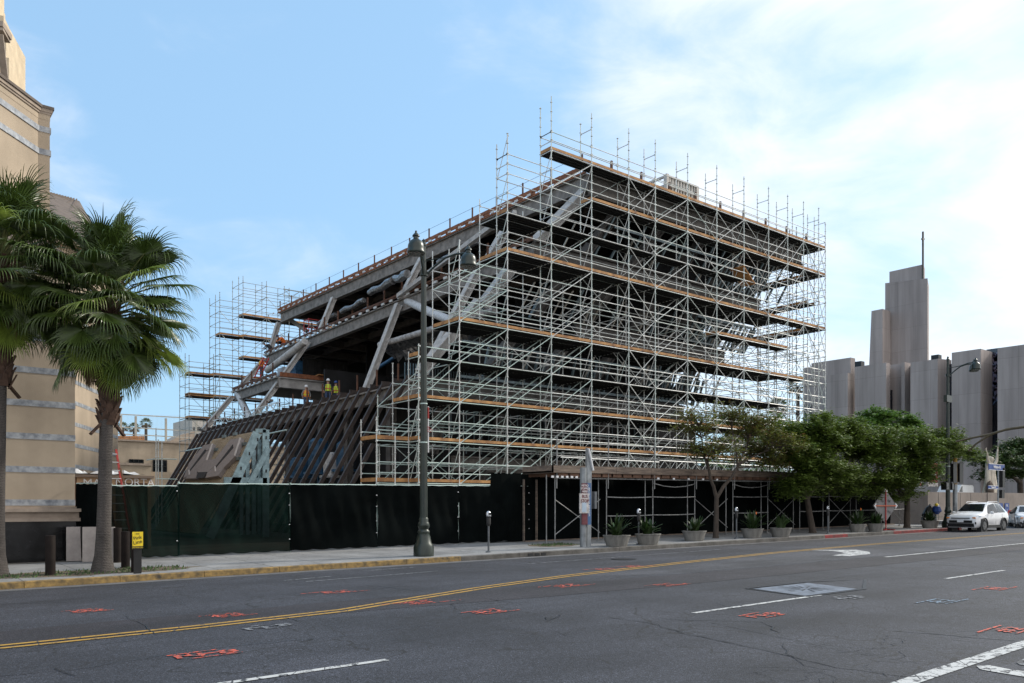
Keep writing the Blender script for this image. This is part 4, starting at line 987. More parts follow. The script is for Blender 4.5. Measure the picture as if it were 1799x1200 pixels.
p=aty(205,766,107.4);q=aty(254,767,107.4); b.box(p.x,107.25,p.z-.12,q.x,107.45,p.z); b.box(p.x,107.25,10.1,q.x,107.45,10.22)
tag(b.build('balustrade',mat('orange_wood',(.5,.24,.1),.8,0,.2)),'low orange timber balustrade on the roof edge beside the temple','railing')
b=MB(); p=aty(303,768,118);q=aty(335,760,118); b.add([(p.x,118,p.z+.6),(q.x+4,118,q.z),(q.x+4,118,8),(p.x-3,118,8)],[(0,1,2,3)]); 
b=MB(); b.slab3([aty(u,v,118) for u,v in ((292,779),(318,764),(345,757),(345,800),(292,800))],(0,4,0)); tag(b.build('ramp_building',M_trim),'grey sloping rooftop parapet seen behind the tan wall','building')
# distant highrise between the rear scaffold posts
b=MB(); p=aty(338,742,200); q=aty(349,742,200); hr=thing('highrise','distant pale slab tower glimpsed through the lowest rear scaffold','building',(p.x,200,0)); MB().box(p.x,200,0,q.x+4,215,p.z+1).build('wall',mat('pale_tower',(.5,.47,.42),.8,0,.2),hr,world=True)
b=MB()
for k in range(9): b.box(p.x+.3,199.9,4+k*2,q.x+3.6,199.98,4.9+k*2)
b.build('window_row',M_glass,hr,world=True)
# plant enclosure on the roof
T=thing('roof_plant_enclosure','white louvred plant enclosure standing on the roof behind the top guard rail','plant enclosure',(48,50,21.2))
cw=mat('enclosure_white',(.62,.58,.52),.7,0,.15,2)
a=aty(1172,307,40); c=aty(1225,330,40)
x0=a.x;x1=c.x;yy=40;zt=a.z
b=MB(); b.box(x0+.1,yy+.1,ZR,x1-.1,yy+8,zt-1.9); b.build('lower_wall',cw,T,world=True)
b=MB(); b.box(x0+.15,yy+.35,ZR,x1-.15,yy+8,zt-.6); b.build('core',M_dark,T,world=True)
b=MB(); n=11
for k in range(n+1): x=x0+(x1-x0)*k/n; b.box(x-.05,yy-.05,zt-2.0,x+.05,yy+.2,zt)
for z in (zt-.08,zt-.75,zt-1.95): b.box(x0-.1,yy-.08,z-.07,x1+.1,yy+.24,z+.07)
for k in range(7):
    y=yy+k*1.3; b.box(x0-.08,y-.05,ZR,x0+.08,y+.05,zt); 
for z in (zt-.08,zt-.75,zt-1.95): b.box(x0-.1,yy+.26,z-.07,x0+.08,yy+8.2,z+.07)
b.box(x0-.12,yy-.1,ZR,x0+.14,yy+.2,zt+.05); b.box(x1-.14,yy-.1,ZR,x1+.12,yy+.2,zt-.1); b.build('louvre_frame',cw,T,world=True)
# ------------------------------------------------------------------ fence with screening
T=thing('screened_fence','chain link construction fence covered with dark green windscreen along the pavement','fence',(12,26.3,.3))
FY=26.3
def fx(u): return aty(u,900,FY).x
segs=[((5.2,27.7),(5.85,FY),M_screenb)]; us=[190,313,510,663,806,930]
for i in range(5): segs.append(((5.85 if i==0 else fx(us[i]),FY),(fx(us[i+1]),FY),M_screen if i<2 else M_screenb))
r=random.Random(3)
for i,(p,q,m) in enumerate(segs):
    b=MB(); n=60; vs=[];fs=[]; h=2.28 if i!=1 else 2.2
    for k in range(n+1):
        t=k/n; x=p[0]+(q[0]-p[0])*t; y=p[1]+(q[1]-p[1])*t; z=gz(x,y)
        for j in range(9):
            s=j/8; vs.append((x+.004,y+(.06*math.sin(t*9+s*3+i)+.035*math.sin(t*37+s*7+2*i))*(1-abs(2*s-1)),z+.06+(h-.06)*s+(.015*math.sin(t*31) if j in(0,8) else 0)))
    for k in range(n):
        for j in range(8): fs.append((k*9+j,(k+1)*9+j,(k+1)*9+j+1,k*9+j+1))
    b.add(vs,fs); b.build('screen_panel',m,T,True,world=True)
    b=MB(); z0=gz(*p); z1=gz(*q); b.tube((p[0]+.03,p[1]+.03,z0+h+.02),(q[0]-.03,q[1]+.03,z1+h+.02),.022,6); b.build('rail',M_galv,T,world=True); MB().tube((p[0],p[1]+.03,z0+.05),(q[0],q[1]+.03,z1+.05),.022,6).build('rail',M_meter,T,world=True)
    for (e,zz) in ((p,z0),(q,z1)):
        if i>0: MB().tube((e[0]+.04,e[1]+.06,zz),(e[0]+.04,e[1]+.06,zz+h+.08),.03,7).build('post',M_galv,T,world=True)
    b=MB()
    for k in range(4): b.cbox((q[0]-.03,q[1]-.02,z1+.4+k*.5+.2*r.random()),(.035,.03,.025))
    b.build('tie',M_wht,T,world=True)
# pale things and a van seen dimly through the mesh cannot be seen from outside: windows of a machine behind the second panel
# wooden crate shed behind the fence
T=thing('wooden_shed','plywood clad site shed with white chalk lettering behind the left end of the fence','shed',(7.4,33,.3))
x0=aty(136,850,33).x; x1=aty(264,850,33).x; zt=aty(200,834,33).z
MB().box(x0,33,.25,x1,36,zt-.12).build('panel_wall',M_wood,T,world=True)
b=MB()
for x in (x0-.02,x0+.28,(x0+x1)/2-.1,x1-.1): b.box(x,32.93,.25,x+.12,33.0,zt-.12)
b.box(x0-.02,32.94,zt-.3,x1+.02,32.99,zt-.12); b.build('batten',mat('batten_wood',(.5,.33,.2),.8,0,.2,3),T,world=True)
b=MB(); b.box(x0-.1,32.8,zt-.12,x1+.1,36.1,zt-.02); b.build('roof_board',M_wood2,T,world=True)
b=MB(); r=random.Random(8); vs=[];fs=[]
for i in range(15):
    for j in range(5): vs.append((x0-.05+(x1-x0)*i/14,32.85+.8*j,zt+.0+.22*r.random()*(1 if 0<j<4 else .25)))
for i in range(14):
    for j in range(4): fs.append((i*5+j,i*5+5+j,i*5+6+j,i*5+j+1))
b.add(vs,fs); b.build('plastic_sheet',M_white,T,world=True)
for s,u,v,sz in (('MA',162,849,.42),('MORTA',238,848,.40)):
    p=aty(u,v,32.9); text('lettering',s,M_pw and M_wht,T,(p.x,32.915,p.z),(R(90),0,0),sz,.003)
# ladder
T=thing('ladder','red railed extension ladder leaning upright behind the second palm trunk','ladder',(6.6,30.5,.3))
p1=aty(208,789,30.5); p0=Vector((p1.x+.35,30,.3)); 
for o in (0,-.45): MB().bar(p0+Vector((o,0,0)),p1+Vector((o,.3,0)),.06,.09).build('rail',M_red if o==0 else mat('dull_red',(.2,.05,.04),.6),T,world=True)
b=MB(); 
for k in range(13):
    q=p0.lerp(p1,k/12.6)+Vector((0,.02*k,0)); b.tube(q,q+Vector((-.45,0,0)),.022,6)
b.build('rung',mat('alu',(.5,.5,.5),.4,.6,.1),T,world=True)
T=thing('plank_ladder','short timber rail leaning beside the red ladder','ladder',(7,30.4,.3)); MB().bar(p0+Vector((.28,-.1,0)),aty(211.5,822,30.3),.05,.09).build('rail',M_wood,T,world=True)
# ------------------------------------------------------------------ bollards and blocks
def bollard(u,v,label,r=.115,h=.98):
    p=gr(u,v,.2); p.z=gz(p.x,p.y); T=thing('bollard',label,'bollard',p,0,'dark brown steel bollards')
    MB().lathe([(r,0),(r,h-.02),(r*.96,h),(r*.3,h+.004)],(0,0,0),20).build('tube',M_bollard,T,True); MB().lathe([(r*1.25,0),(r*1.2,.02)],(0,0,0),20).build('collar',M_soil,T)
bollard(89,1009,'dark brown steel bollard standing alone between the two palm trunks'); bollard(207,990,'dark brown steel bollard half hidden by the right palm trunk',.11,1.0); bollard(221,997,'dark brown steel bollard in the middle of the row right of the palm',.11); bollard(240,1003,'dark brown steel bollard directly behind the yellow sign',.125,.98)
for (x,y,lab,w) in ((5.05,27.45,'pale concrete block bollard nearest the granite wall',.48),(5.35,26.75,'pale concrete block bollard in the middle of three beside the palm trunk',.5),(5.75,26.35,'pale concrete block bollard mostly hidden by the right palm trunk',.45)):
    T=thing('concrete_block',lab,'concrete bollard',(x,y-.35,gz(x,y)),0,'pale concrete block bollards')
    b=MB(); w2=w*.5; b.add([(-w2,-.15,0),(w2*.55,-.28,0),(w2,.2,0),(-w2*.6,.3,0),(-w2,-.15,1.0),(w2*.45,-.25,1.0),(w2*.95,.2,1.0),(-w2*.6,.3,1.0)],[(0,3,2,1),(4,5,6,7),(0,1,5,4),(1,2,6,5),(2,3,7,6),(3,0,4,7)]); b.build('block',M_block,T)
# yellow sign on short stake
p=gr(238,1004,.2); p.z=gz(p.x,p.y); p.y-=.22
T=thing('yellow_sign','small yellow panel sign with black script on a short black stake beside the kerb','sign',p)
MB().box(-.09,-.02,0,.09,.02,.72).build('stake',M_black,T); MB().box(-.13,-.045,.62,.12,-.022,1.05,).build('panel',M_yel,T); MB().box(-.13,-.049,.62,.12,-.046,.69).build('lower_band',M_black,T)
for s,z,sz,rr in (('THE',1.0,.05,0),('Pink',.9,.12,.3),('Line',.79,.13,.25)):
    text('lettering',s,M_black,T,(-.01,-.048,z),(R(90),R(-12) if rr else 0,0),sz,.002,world=False)
text('lettering','PATROLLED',M_yel,T,(-.005,-.051,.655),(R(90),0,0),.045,.002,world=False)
# ------------------------------------------------------------------ street lamps
def lamp_head():
    b=MB(); b.lathe([(.26,-.30),(.275,-.28),(.275,-.24),(.255,-.2),(.255,-.13),(.245,-.03),(.20,.07),(.12,.13),(.085,.15),(.08,.22),(.115,.235),(.11,.26),(.07,.31),(.04,.34),(.03,.37),(.035,.40),(.0,.41)],(0,0,0),24); return b
def street_lamp(loc,label,angs,sgn=None):
    T=thing('street_lamp',label,'street lamp',loc,0,'green double headed street lamps')
    b=MB(); b.lathe([(.33,0),(.33,.28),(.315,.32),(.31,.36),(.26,.42),(.22,.62),(.185,.72),(.2,.76),(.2,.8),(.15,.86),(.19,.95),(.2,1.0),(.17,1.08),(.15,1.12),(.155,1.2),(.13,1.24)],(0,0,0),24); b.build('base',M_lampg,T,True)
    b=MB(); n=16; prof=[(.13,1.2),(.115,3.5),(.105,5.6),(.08,9.0),(.07,10.0)]
    vs=[];fs=[]; N2=32
    for r,z in prof:
        for k in range(N2): t=2*math.pi*k/N2; rr=r*(1 if k%2 else .93); vs.append((rr*math.cos(t),rr*math.sin(t),z))
    for i in range(len(prof)-1):
        for k in range(N2): fs.append((i*N2+k,i*N2+(k+1)%N2,(i+1)*N2+(k+1)%N2,(i+1)*N2+k))
    b.add(vs,fs); b.lathe([(.07,10.0),(.09,10.02),(.09,10.08),(.05,10.14),(.06,10.2),(.0,10.26)],(0,0,0),16); b.lathe([(.13,9.05),(.13,9.2)],(0,0,0),16); b.build('shaft',M_lampg,T)
    for z in (4.9,3.65): MB().lathe([(.122,z),(.122,z+.04)],(0,0,0),16).build('band',M_galv,T)
    for a in angs:
        d=Vector((math.cos(a),math.sin(a),0)); L=1.45
        pts=[d*.1+Vector((0,0,9.1)),d*.35+Vector((0,0,9.35)),d*.7+Vector((0,0,9.62)),d*1.05+Vector((0,0,9.74)),d*L+Vector((0,0,9.76))]
        MB().path(pts,.035,8).build('arm',M_lampg,T,True); MB().tube(d*.08+Vector((0,0,9.55)),d*.75+Vector((0,0,9.64)),.014,6).build('stay',M_lampg,T)
        h=lamp_head(); h.v=[(x+d.x*L,y+d.y*L,z+9.62) for x,y,z in h.v]; o=h.build('lamp_head',M_lampg,T,True)
        l=MB(); l.lathe([(.23,-.32),(.24,-.296)],(d.x*L,d.y*L,9.62),20); l.build('lens',M_lens,o)
    return T
A1=math.atan2(-1.12,-1.0); A2=math.atan2(-1.02,1.13)
T=street_lamp((14.32,22.47,gz(14.3,22.47)),'tall green double headed street lamp in front of the dark fence at centre left',(A1,A2))
MB().box(.16,-.02,3.35,.19,.2,3.95+.9).build('parking_plate',M_wht,T); MB().box(.155,-.021,4.45,.195,.201,4.82).build('plate_red',M_red,T)
text('lettering','NO\nSTOPPING\n7 TO 9',M_red,T,(.17,-.0235,4.1),(R(90),0,0),.07,.002,world=False)
T=street_lamp((51.0,22.0,gz(51,22)),'tall green double headed street lamp at the far corner by the white car',(A1+R(60),A2-R(5)))
MB().box(-.35,-.1,7.5,.35,.1,7.9).build('control_box',M_lampg,T)
# ------------------------------------------------------------------ parking meters
def meter(x,y,label):
    T=thing('parking_meter',label,'parking meter',(x,y,gz(x,y)),0,'single head parking meters')
    MB().lathe([(.11,0),(.1,.03),(.04,.05)],(0,0,0),12).build('foot',M_meter,T); MB().tube((0,0,.03),(0,0,.92),.034,10).build('pole',M_meter,T,True)
    b=MB(); b.lathe([(.04,.9),(.07,.93),(.085,1.0),(.085,1.14),(.075,1.2),(.09,1.22),(.09,1.24)],(0,0,0),14,sq=(1,.7)); b.build('housing',M_plast,T,True)
    b=MB(); b.lathe([(.095,1.24),(.1,1.3),(.09,1.36),(.05,1.41),(.0,1.425)],(0,0,0),16,sq=(1,.7)); o=b.build('dome',M_metald,T,True); MB().box(-.05,-.078,1.29,.05,-.06,1.36).build('display',M_glass,T)
meter(16.93,22.45,'grey parking meter nearest the green street lamp'); meter(24.35,22.35,'grey parking meter in front of the second planter'); meter(30.8,22.4,'grey parking meter just right of the nearest street tree trunk'); meter(38.3,22.35,'grey parking meter by the red painted kerb')
# ------------------------------------------------------------------ bus stop pylon
T=thing('bus_stop_pylon','grey metal bus stop pylon with maroon and paper notices in front of the shed','bus stop sign',(21.4,22.45,gz(21.4,22.45)))
b=MB(); b.tube((0,0,0),(0,0,3.0),.125,16); b.build('tube',M_pylon,T,True)
b=MB(); b.slab3([(.16,-.05,0),(.36,-.05,0),(.40,-.05,3.2) ,(.33,-.05,3.3),(.16,-.05,3.75)],(0,.1,0)); b.build('fin',M_pylon,T)
MB().bar((.20,-.06,3.72),(.44,-.06,2.9),.05,.12,up=(0,1,0)).build('fin_edge',M_wht,T)
MB().box(.0,-.2,.85,.22,.05,2.42).build('blue_panel',mat('pylon_blue',(.05,.12,.26),.5,0,.1),T)
MB().box(-.26,-.22,1.95,.02,-.17,2.4).build('maroon_plate',M_mar,T); MB().box(-.26,-.22,.85,.02,-.17,1.35).build('maroon_plate',M_mar,T)
MB().box(-.42,-.25,1.28,.04,-.222,2.02).build('paper_notice',M_paper,T); MB().box(.5,-.1,1.45,.62,.1,2.1).build('timetable',M_meter,T)
text('lettering','METRO\nSTOPPED\nHERE?',M_wht,T,(-.12,-.225,2.2),(R(90),0,0),.11,.002,world=False); text('lettering','BUS\nSTOP',M_mar,T,(-.16,-.255,1.82),(R(90),0,0),.17,.002,world=False,bold=.004)
text('lettering','WILSHIRE WITH METRO',M_wht,T,(.12,-.205,1.7),(R(90),R(-90),0),.10,.002,world=False)
MB().box(-.3,-.256,1.32,-.08,-.252,1.68).build('paper_notice',mat('pale_blue_paper',(.4,.5,.6),.8),T)
# ------------------------------------------------------------------ planters
def strap_plant(n,h,seed,flower=None):
    r=random.Random(seed); b=MB()
    for i in range(n):
        a=r.random()*6.28; tilt=.15+.75*r.random()**1.2; L=h*(.6+.5*r.random()); w=.045+.03*r.random(); d=Vector((math.cos(a),math.sin(a),0)); s=Vector((-d.y,d.x,0)); p=Vector((r.uniform(-.15,.15),r.uniform(-.1,.1),0)); vs=[];K=5
        for k in range(K+1):
            t=k/K; c=p+d*(L*math.sin(tilt)*t*(.5+.5*t))+Vector((0,0,L*math.cos(tilt)*(t-.28*t*t*tilt*1.6))); ww=w*(math.sin(math.pi*(.12+.86*t))**.8)
            vs+=[c-s*ww,c+s*ww+Vector((0,0,.01))]
        b.add(vs,[(2*k,2*k+1,2*k+3,2*k+2) for k in range(K)])
    return b
def planter(u,v,w,lab,seed,h=.75,fl=False,oval=1.0):
    p=gr(u,v,.22); p.y=min(p.y,23.0); p.z=gz(p.x,p.y)
    g='round concrete planters along the kerb'
    T=thing('planter',lab,'planter',p,0,g); b=MB(); n=28; R_=w/2*1.16; Hh=.43
    vs=[];fs=[]
    prof=[(R_*.74,0),(R_*.97,Hh*.86),(R_*1.02,Hh*.93),(R_*1.02,Hh),(R_*.92,Hh),(R_*.9,Hh-.08)]
    b.lathe(prof,(0,0,0),n,sq=(1,.85)); b.build('bowl',M_planter,T); MB().lathe([(R_*.89,Hh-.1),(0.01,Hh-.05)],(0,0,0),18,sq=(1,.85)).build('soil',M_soil,T)
    q=thing('strap_plant','strap leaved plant in the '+lab.replace('nearest street ','near ').replace('dark concrete planter at the far end of the pavement by','dark planter by'),'plant',(p.x,p.y,p.z+Hh-.08),0,'plants in the planters')
    strap_plant(36+seed*17%37,h*(.8+(seed*29%40)/100),seed).build('leaves',M_strap,q)
    if fl:
        MB().lathe([(.0,.0),(.035,.05),(.0,.16)],(.16,-.1,h*.78),6).build('flower',M_or,q); MB().tube((.1,-.05,0),(.16,-.1,h*.8),.01,5).build('flower_stem',M_strap,q)
for i,a in enumerate(((1084,957,.98,'concrete planter nearest the bus stop pylon',.95,False),(1139,954,.95,'concrete planter behind the second parking meter',.85,False),(1220,948,.98,'concrete planter just left of the nearest street tree',.95,False),(1322,943,.96,'concrete planter right of the third parking meter',.9,True),(1372,941,.96,'pale concrete planter beside the leaning street tree trunk',.85,False),
  (1507,933,.85,'concrete planter left of its pair near the diamond sign',1.0,True),(1539,932,.85,'concrete planter touching the diamond sign stand',.9,False),(1634,926,1.0,'dark concrete planter at the far end of the pavement by the white car',.75,False))):
    planter(a[0],a[1],a[2],a[3],i+70,a[4],a[5])
p=gr(1629,924,.22); T=thing('rubbish_bag','crumpled black and blue bags heaped behind the last planter','bags',(p.x+.3,23.4,gz(p.x,23)+.45)); r=random.Random(2)
b=MB(); b.lathe([(.3,-.4),(.5,-.1),(.45,.3),(.2,.7),(.05,.85)],(0,0,0),9,sq=(1.2,.8)); b.v=[(x+.1*r.random(),y+.1*r.random(),z+.1*r.random()) for x,y,z in b.v]; b.build('black_bag',M_black,T); b=MB(); b.lathe([(.1,.3),(.3,.5),(.2,.8),(.03,.9)],(.25,-.3,0),8); b.build('blue_bag',M_bsign,T); MB().lathe([(.05,.8),(.14,.9),(.03,1.0)],(.1,-.35,0),7).build('yellow_top',M_yel,T)
# diamond road sign seen from behind
p=Vector((44.6,22.6,gz(44.6,22.6))); T=thing('diamond_road_sign','back of a grey diamond road sign with orange cross braces on a low stand','road sign',p)
s=.95; zc=1.35; sg=mat('sign_back',(.23,.225,.22),.7,0,.12,3)
rot=R(-12)
def dq(a,z): return Vector((a*math.cos(rot),a*math.sin(rot),z))
b=MB(); b.slab3([dq(0,zc-s),dq(s,zc),dq(0,zc+s),dq(-s,zc)],(0,.02,0)); b.build('panel',sg,T)
for (a0,z0,a1,z1,n) in ((0,.05,0,zc+s*.93,'upright'),(-s*.88,zc,s*.88,zc,'cross_brace')): MB().bar(dq(a0,z0)-Vector((0,.05,0)),dq(a1,z1)-Vector((0,.05,0)),.055,.04,up=(0,1,0)).build(n,M_red if n=='upright' else mat('orange_brace',(.62,.16,.07),.6),T)
b=MB()
for (a,z,da,dz) in ((0,s,1,1),(s,0,-1,1),(-s,0,1,1)): 
    c=dq(a,zc+z)-Vector((0,.06,0)); k=.17
    tri=[c,c+dq(k,0)*(-1 if a>0 else 1)-Vector((0,0,k if z else -k)) ,c+dq(-k if z else (k if a<0 else -k),0)-Vector((0,0,k))]
    b.slab3(tri,(0,.02,0))
b.build('corner_plate',M_wht,T)
for (a,z,t) in ((-.28,zc+.27,'EN'),(.28,zc+.27,'NE'),(.28,zc-.35,'WO')): q=dq(a,z)-Vector((0,.045,0)); text('faint_letter',t,M_dark,T,q,(R(90),R(25),rot),.17,.002,world=False)
b=MB(); b.bar((-.7,-.3,.03),(.9,.2,.03),.06,.05); b.bar((-.1,-.6,.03),(.5,.5,.03),.06,.05); b.build('stand',M_red,T)
# ------------------------------------------------------------------ sidewalk shed
T=thing('sidewalk_shed','long timber decked protection shed on tube frames over the pavement','shed',(36,25,.5))
zs=lambda x:gz(x,25)
X0,X1=21.5,52.6; M_dg=mat('dull_tube',(.30,.30,.29),.6,.2,.3,5); P=Parts('post',M_dg,T,True); Q=Parts('rail',M_dg,T); Bc=Parts('cross_brace',M_dg,T)
xs=[21.8+2.9*k for k in range(11)]
for k,x in enumerate(xs):
    for dy in (0,.0):
        pass
    for (xx,y) in ((x,24.5),(x-.28,24.7)):
        g=zs(xx); b=MB().tube((xx,y,g),(xx,y,g+2.75),.023,7); b.lathe([(.09,0),(.09,.02)],(xx,y,g),8); P.add(b,(xx,y,1))
    b=MB().tube((x+.02,24.42,zs(x)+2.2),(x+.02,24.40,zs(x)+4.3),.026,7); P.add(b,(x,24,3))
def sag(p,q,s):
    pts=[Vector(p).lerp(Vector(q),t)-Vector((0,0,s*4*t*(1-t))) for t in (0,.25,.5,.75,1)]; return MB().path(pts,.022,6)
for k in range(10):
    x,y=xs[k],xs[k+1]; g=zs(x); g2=zs(y)
    if k in (0,3,5,7,9): Bc.add(MB().tube((x,24.5,g+1.75),(y-.28,24.6,g2+.35),.018,5),(x,24,1)); Bc.add(MB().tube((x,24.5,g+.35),(y-.28,24.6,g2+1.75),.018,5),(x,24,1))
    if k not in (0,3,5): 
        for h,s in ((1.05,.02),(1.85,.03),(2.45,.16 if k in (2,4) else .02)):
            if h>2 and k in (1,): continue
            Q.add(sag((x,24.47,g+h),(y,24.47,g2+h),s),(x,24,1))
    for h in (3.5,4.05): Q.add(MB().tube((x,24.4,g+h),(y,24.4,g2+h),.02,5),(x,24,3))
    Q.add(MB().tube((x,24.5,g+2.62),(y,24.5,g2+2.62),.03,6),(x,24,2))
for p in (P,Q,Bc): p.done()
fm=M_wood2; P=Parts('fascia_board',fm,T)
x=X0; r=random.Random(6)
while x<X1:
    L=min(r.choice((2.2,2.9,3.6)),X1-x); g=zs(x)
    P.add(MB().slab3([(x,24.3,g+2.83),(x+L-.015,24.3,zs(x+L)+2.83),(x+L-.015,24.3,zs(x+L)+3.12),(x,24.3,g+3.12)],(0,.05,0)),(x,24,3)); x+=L
P.done()
b=MB(); b.slab3([(X0,24.36,zs(X0)+2.82),(X1,24.36,zs(X1)+2.82),(X1,26.2,zs(X1)+2.82),(X0,26.2,zs(X0)+2.82)],(0,0,.08)); b.build('roof_deck',M_wood2,T,world=True)
b=MB(); b.slab3([(X0+.3,24.4,zs(X0)+2.68),(X1,24.4,zs(X1)+2.68),(X1,24.5,zs(X1)+2.68),(X0+.3,24.5,zs(X0)+2.68)],(0,0,.14))
for k in range(50): 
    x=X0+.3+k*.62
    if x<X1: b.box(x,24.4,zs(x)+2.69,x+.09,26.15,zs(x)+2.82)
b.build('joist',M_wood,T,world=True)
MB().box(X0,24.3,zs(X0)+2.83,X0+.05,26.2,zs(X0)+3.12).build('end_board',M_wood2,T,world=True)
b=MB(); vs=[];fs=[]; n=60
for k in range(n+1):
    x=19.9+(X1-19.9)*k/n
    for j in range(5): vs.append((x,26.28+.05*math.sin(k*1.3+j),zs(x)+.03+2.8*j/4))
for k in range(n):
    for j in range(4): fs.append((k*5+j,(k+1)*5+j,(k+1)*5+j+1,k*5+j+1))
b.add(vs,fs); b.build('back_screen',M_screenb,T,world=True)
b=MB()
for x in (fx(916),fx(939)-.02,): b.box(x,26.1,zs(x),x+.035,26.2,zs(x)+2.6)
b.slab3([(fx(916),26.0,zs(20)+.02),(X1,26.0,zs(X1)+.02),(X1,26.08,zs(X1)+.02),(fx(916),26.08,zs(20)+.02)],(0,0,.06))
b.build('batten',M_wood2,T,world=True)
for k in range(11):
    x=X0-.1+ (k if k<6 else k*4)*.26; MB().box(x,24.25,zs(x)+2.62,x+.12,24.28,zs(x)+2.70).build('paper_tag',M_wht,T,world=True)
# red and white signs at the far end above the shed
p=aty(1640,838,24.6); T=thing('construction_sign','red and white warning board fixed above the far end of the shed','sign',p)
MB().box(-.9,-.04,-.35,.55,.0,.9).build('panel',mat('dull_red_board',(.25,.025,.02),.8,0,.4,3),T); MB().box(-.9,-.05,-.62,.55,.0,-.36).build('white_band',M_paper,T); MB().box(-.5,-.05,.1,.3,-.041,.2).build('white_stroke',M_wht,T)
p=aty(1617,842,24.3); T=thing('warning_sign','small white and red round arrow sign at the far end of the shed','sign',p)
MB().box(-.12,-.03,-.5,.16,0,.45).build('panel',M_wht,T); b=MB(); b.lathe([(.12,0),(.12,.01)],(0,0,0),14); b.xf(Matrix.Rotation(R(90),4,'X')); b.v=[(x+.02,y-.03,z+.15) for x,y,z in b.v]; b.build('red_disc',M_red,T)
MB().box(-.1,-.04,-.42,.14,-.03,-.25).build('red_bar',M_red,T)
# ================================================================== palms
def palm_trunk_mat():
    m=mat('palm_trunk',(.09,.078,.07),.95,0,.25,3,0,stretch=(1,1,.5)); t=m.node_tree; b=t.nodes['Principled BSDF']
    tcn=t.nodes.new('ShaderNodeTexCoord'); w=t.nodes.new('ShaderNodeTexWave'); w.bands_direction='Z'; w.inputs['Scale'].default_value=8; w.inputs['Distortion'].default_value=5; w.inputs['Detail'].default_value=3; w.inputs['Detail Scale'].default_value=3; t.links.new(tcn.outputs['Object'],w.inputs['Vector'])
    v=t.nodes.new('ShaderNodeTexNoise'); v.inputs['Scale'].default_value=30; v.inputs['Detail'].default_value=5; t.links.new(tcn.outputs['Object'],v.inputs['Vector'])
    h=math_node(t,'ADD',w.outputs['Fac'],math_node(t,'MULTIPLY',v.outputs['Fac'],1.2))
    bm=t.nodes.new('ShaderNodeBump'); bm.inputs['Strength'].default_value=.6; bm.inputs['Distance'].default_value=.02; t.links.new(h,bm.inputs['Height']); t.links.new(bm.outputs[0],b.inputs['Normal'])
    old=b.inputs['Base Color'].links[0].from_socket
    t.links.new(mixc(t,1.0,old,ramp(t,w.outputs['Fac'],[(.1,(.7,.7,.7)),(.5,(1.15,1.15,1.15))]),'MULTIPLY'),b.inputs['Base Color']); return m
M_palmt=palm_trunk_mat(); M_boot=mat('palm_boot',(.11,.065,.045),.95,0,.35,6,.5,20)
def frond(b,base,az,el,L,Rd,r,droop=1.0,nseg=52,spread=150,stem=None):
    d=Vector((math.cos(az)*math.cos(el),math.sin(az)*math.cos(el),math.sin(el))); s=Vector((-math.sin(az),math.cos(az),0))
    # petiole curves down a little
    p1=base+d*L*.5+Vector((0,0,.03)); c=base+d*L+Vector((0,0,-.10*L*droop*max(0,math.cos(el))))
    e2=el-R(22+14*r.random())*droop
    d2=Vector((math.cos(az)*math.cos(e2),math.sin(az)*math.cos(e2),math.sin(e2))); tw=R(r.uniform(-25,25)); s2=(s*math.cos(tw)+d2.cross(s)*math.sin(tw)).normalized(); nrm=s2.cross(d2).normalized()
    if nrm.z<0: nrm=-nrm
    (stem if stem is not None else b).path([base,p1,c],[.035,.022,.014],5)
    F=.45
    da=2*R(spread)/nseg
    for i in range(nseg):
        a0=-R(spread)+da*i; am=a0+da/2; a1=a0+da
        RR=Rd*(.74+.26*math.cos(am*.6))*(.92+.12*r.random())
        def pt(a,rr,lift): 
            cup=.10*(1-math.cos(a))*rr
            q=c+(d2*math.cos(a)+s2*math.sin(a))*rr+nrm*(lift-cup*0.8); return q
        A=pt(a0,RR*F,0);B=pt(am,RR*F,.028);C=pt(a1,RR*F,0)
        b.add([c,A,B,C],[(0,1,2),(0,2,3)])
        # free tip
        dl=(.10+.7*r.random()**1.3)*droop; vs=[A,B,C]; K=4; w0=(C-A)*.5; prev=B
        dirn=(d2*math.cos(am)+s2*math.sin(am)); pos=B.copy(); v=dirn.copy(); step=RR*(1-F)/K
        for k in range(1,K+1):
            v=(v+Vector((0,0,-1))*dl*k*.55).normalized(); pos=pos+v*step; w=w0*(1-k/K)*.9
            if k<K: vs+=[pos-w,pos+nrm*.012,pos+w]
            else: vs.append(pos)
        n=0
        for k in range(K-1):
            o=3*k; fs=[(o,o+3,o+4,o+1),(o+1,o+4,o+5,o+2)]
            if k==0: b_f=fs
            else: b_f+=fs
        o=3*(K-1); b_f+=[(o,3*K,o+1),(o+1,3*K,o+2)]
        b.add(vs,b_f)
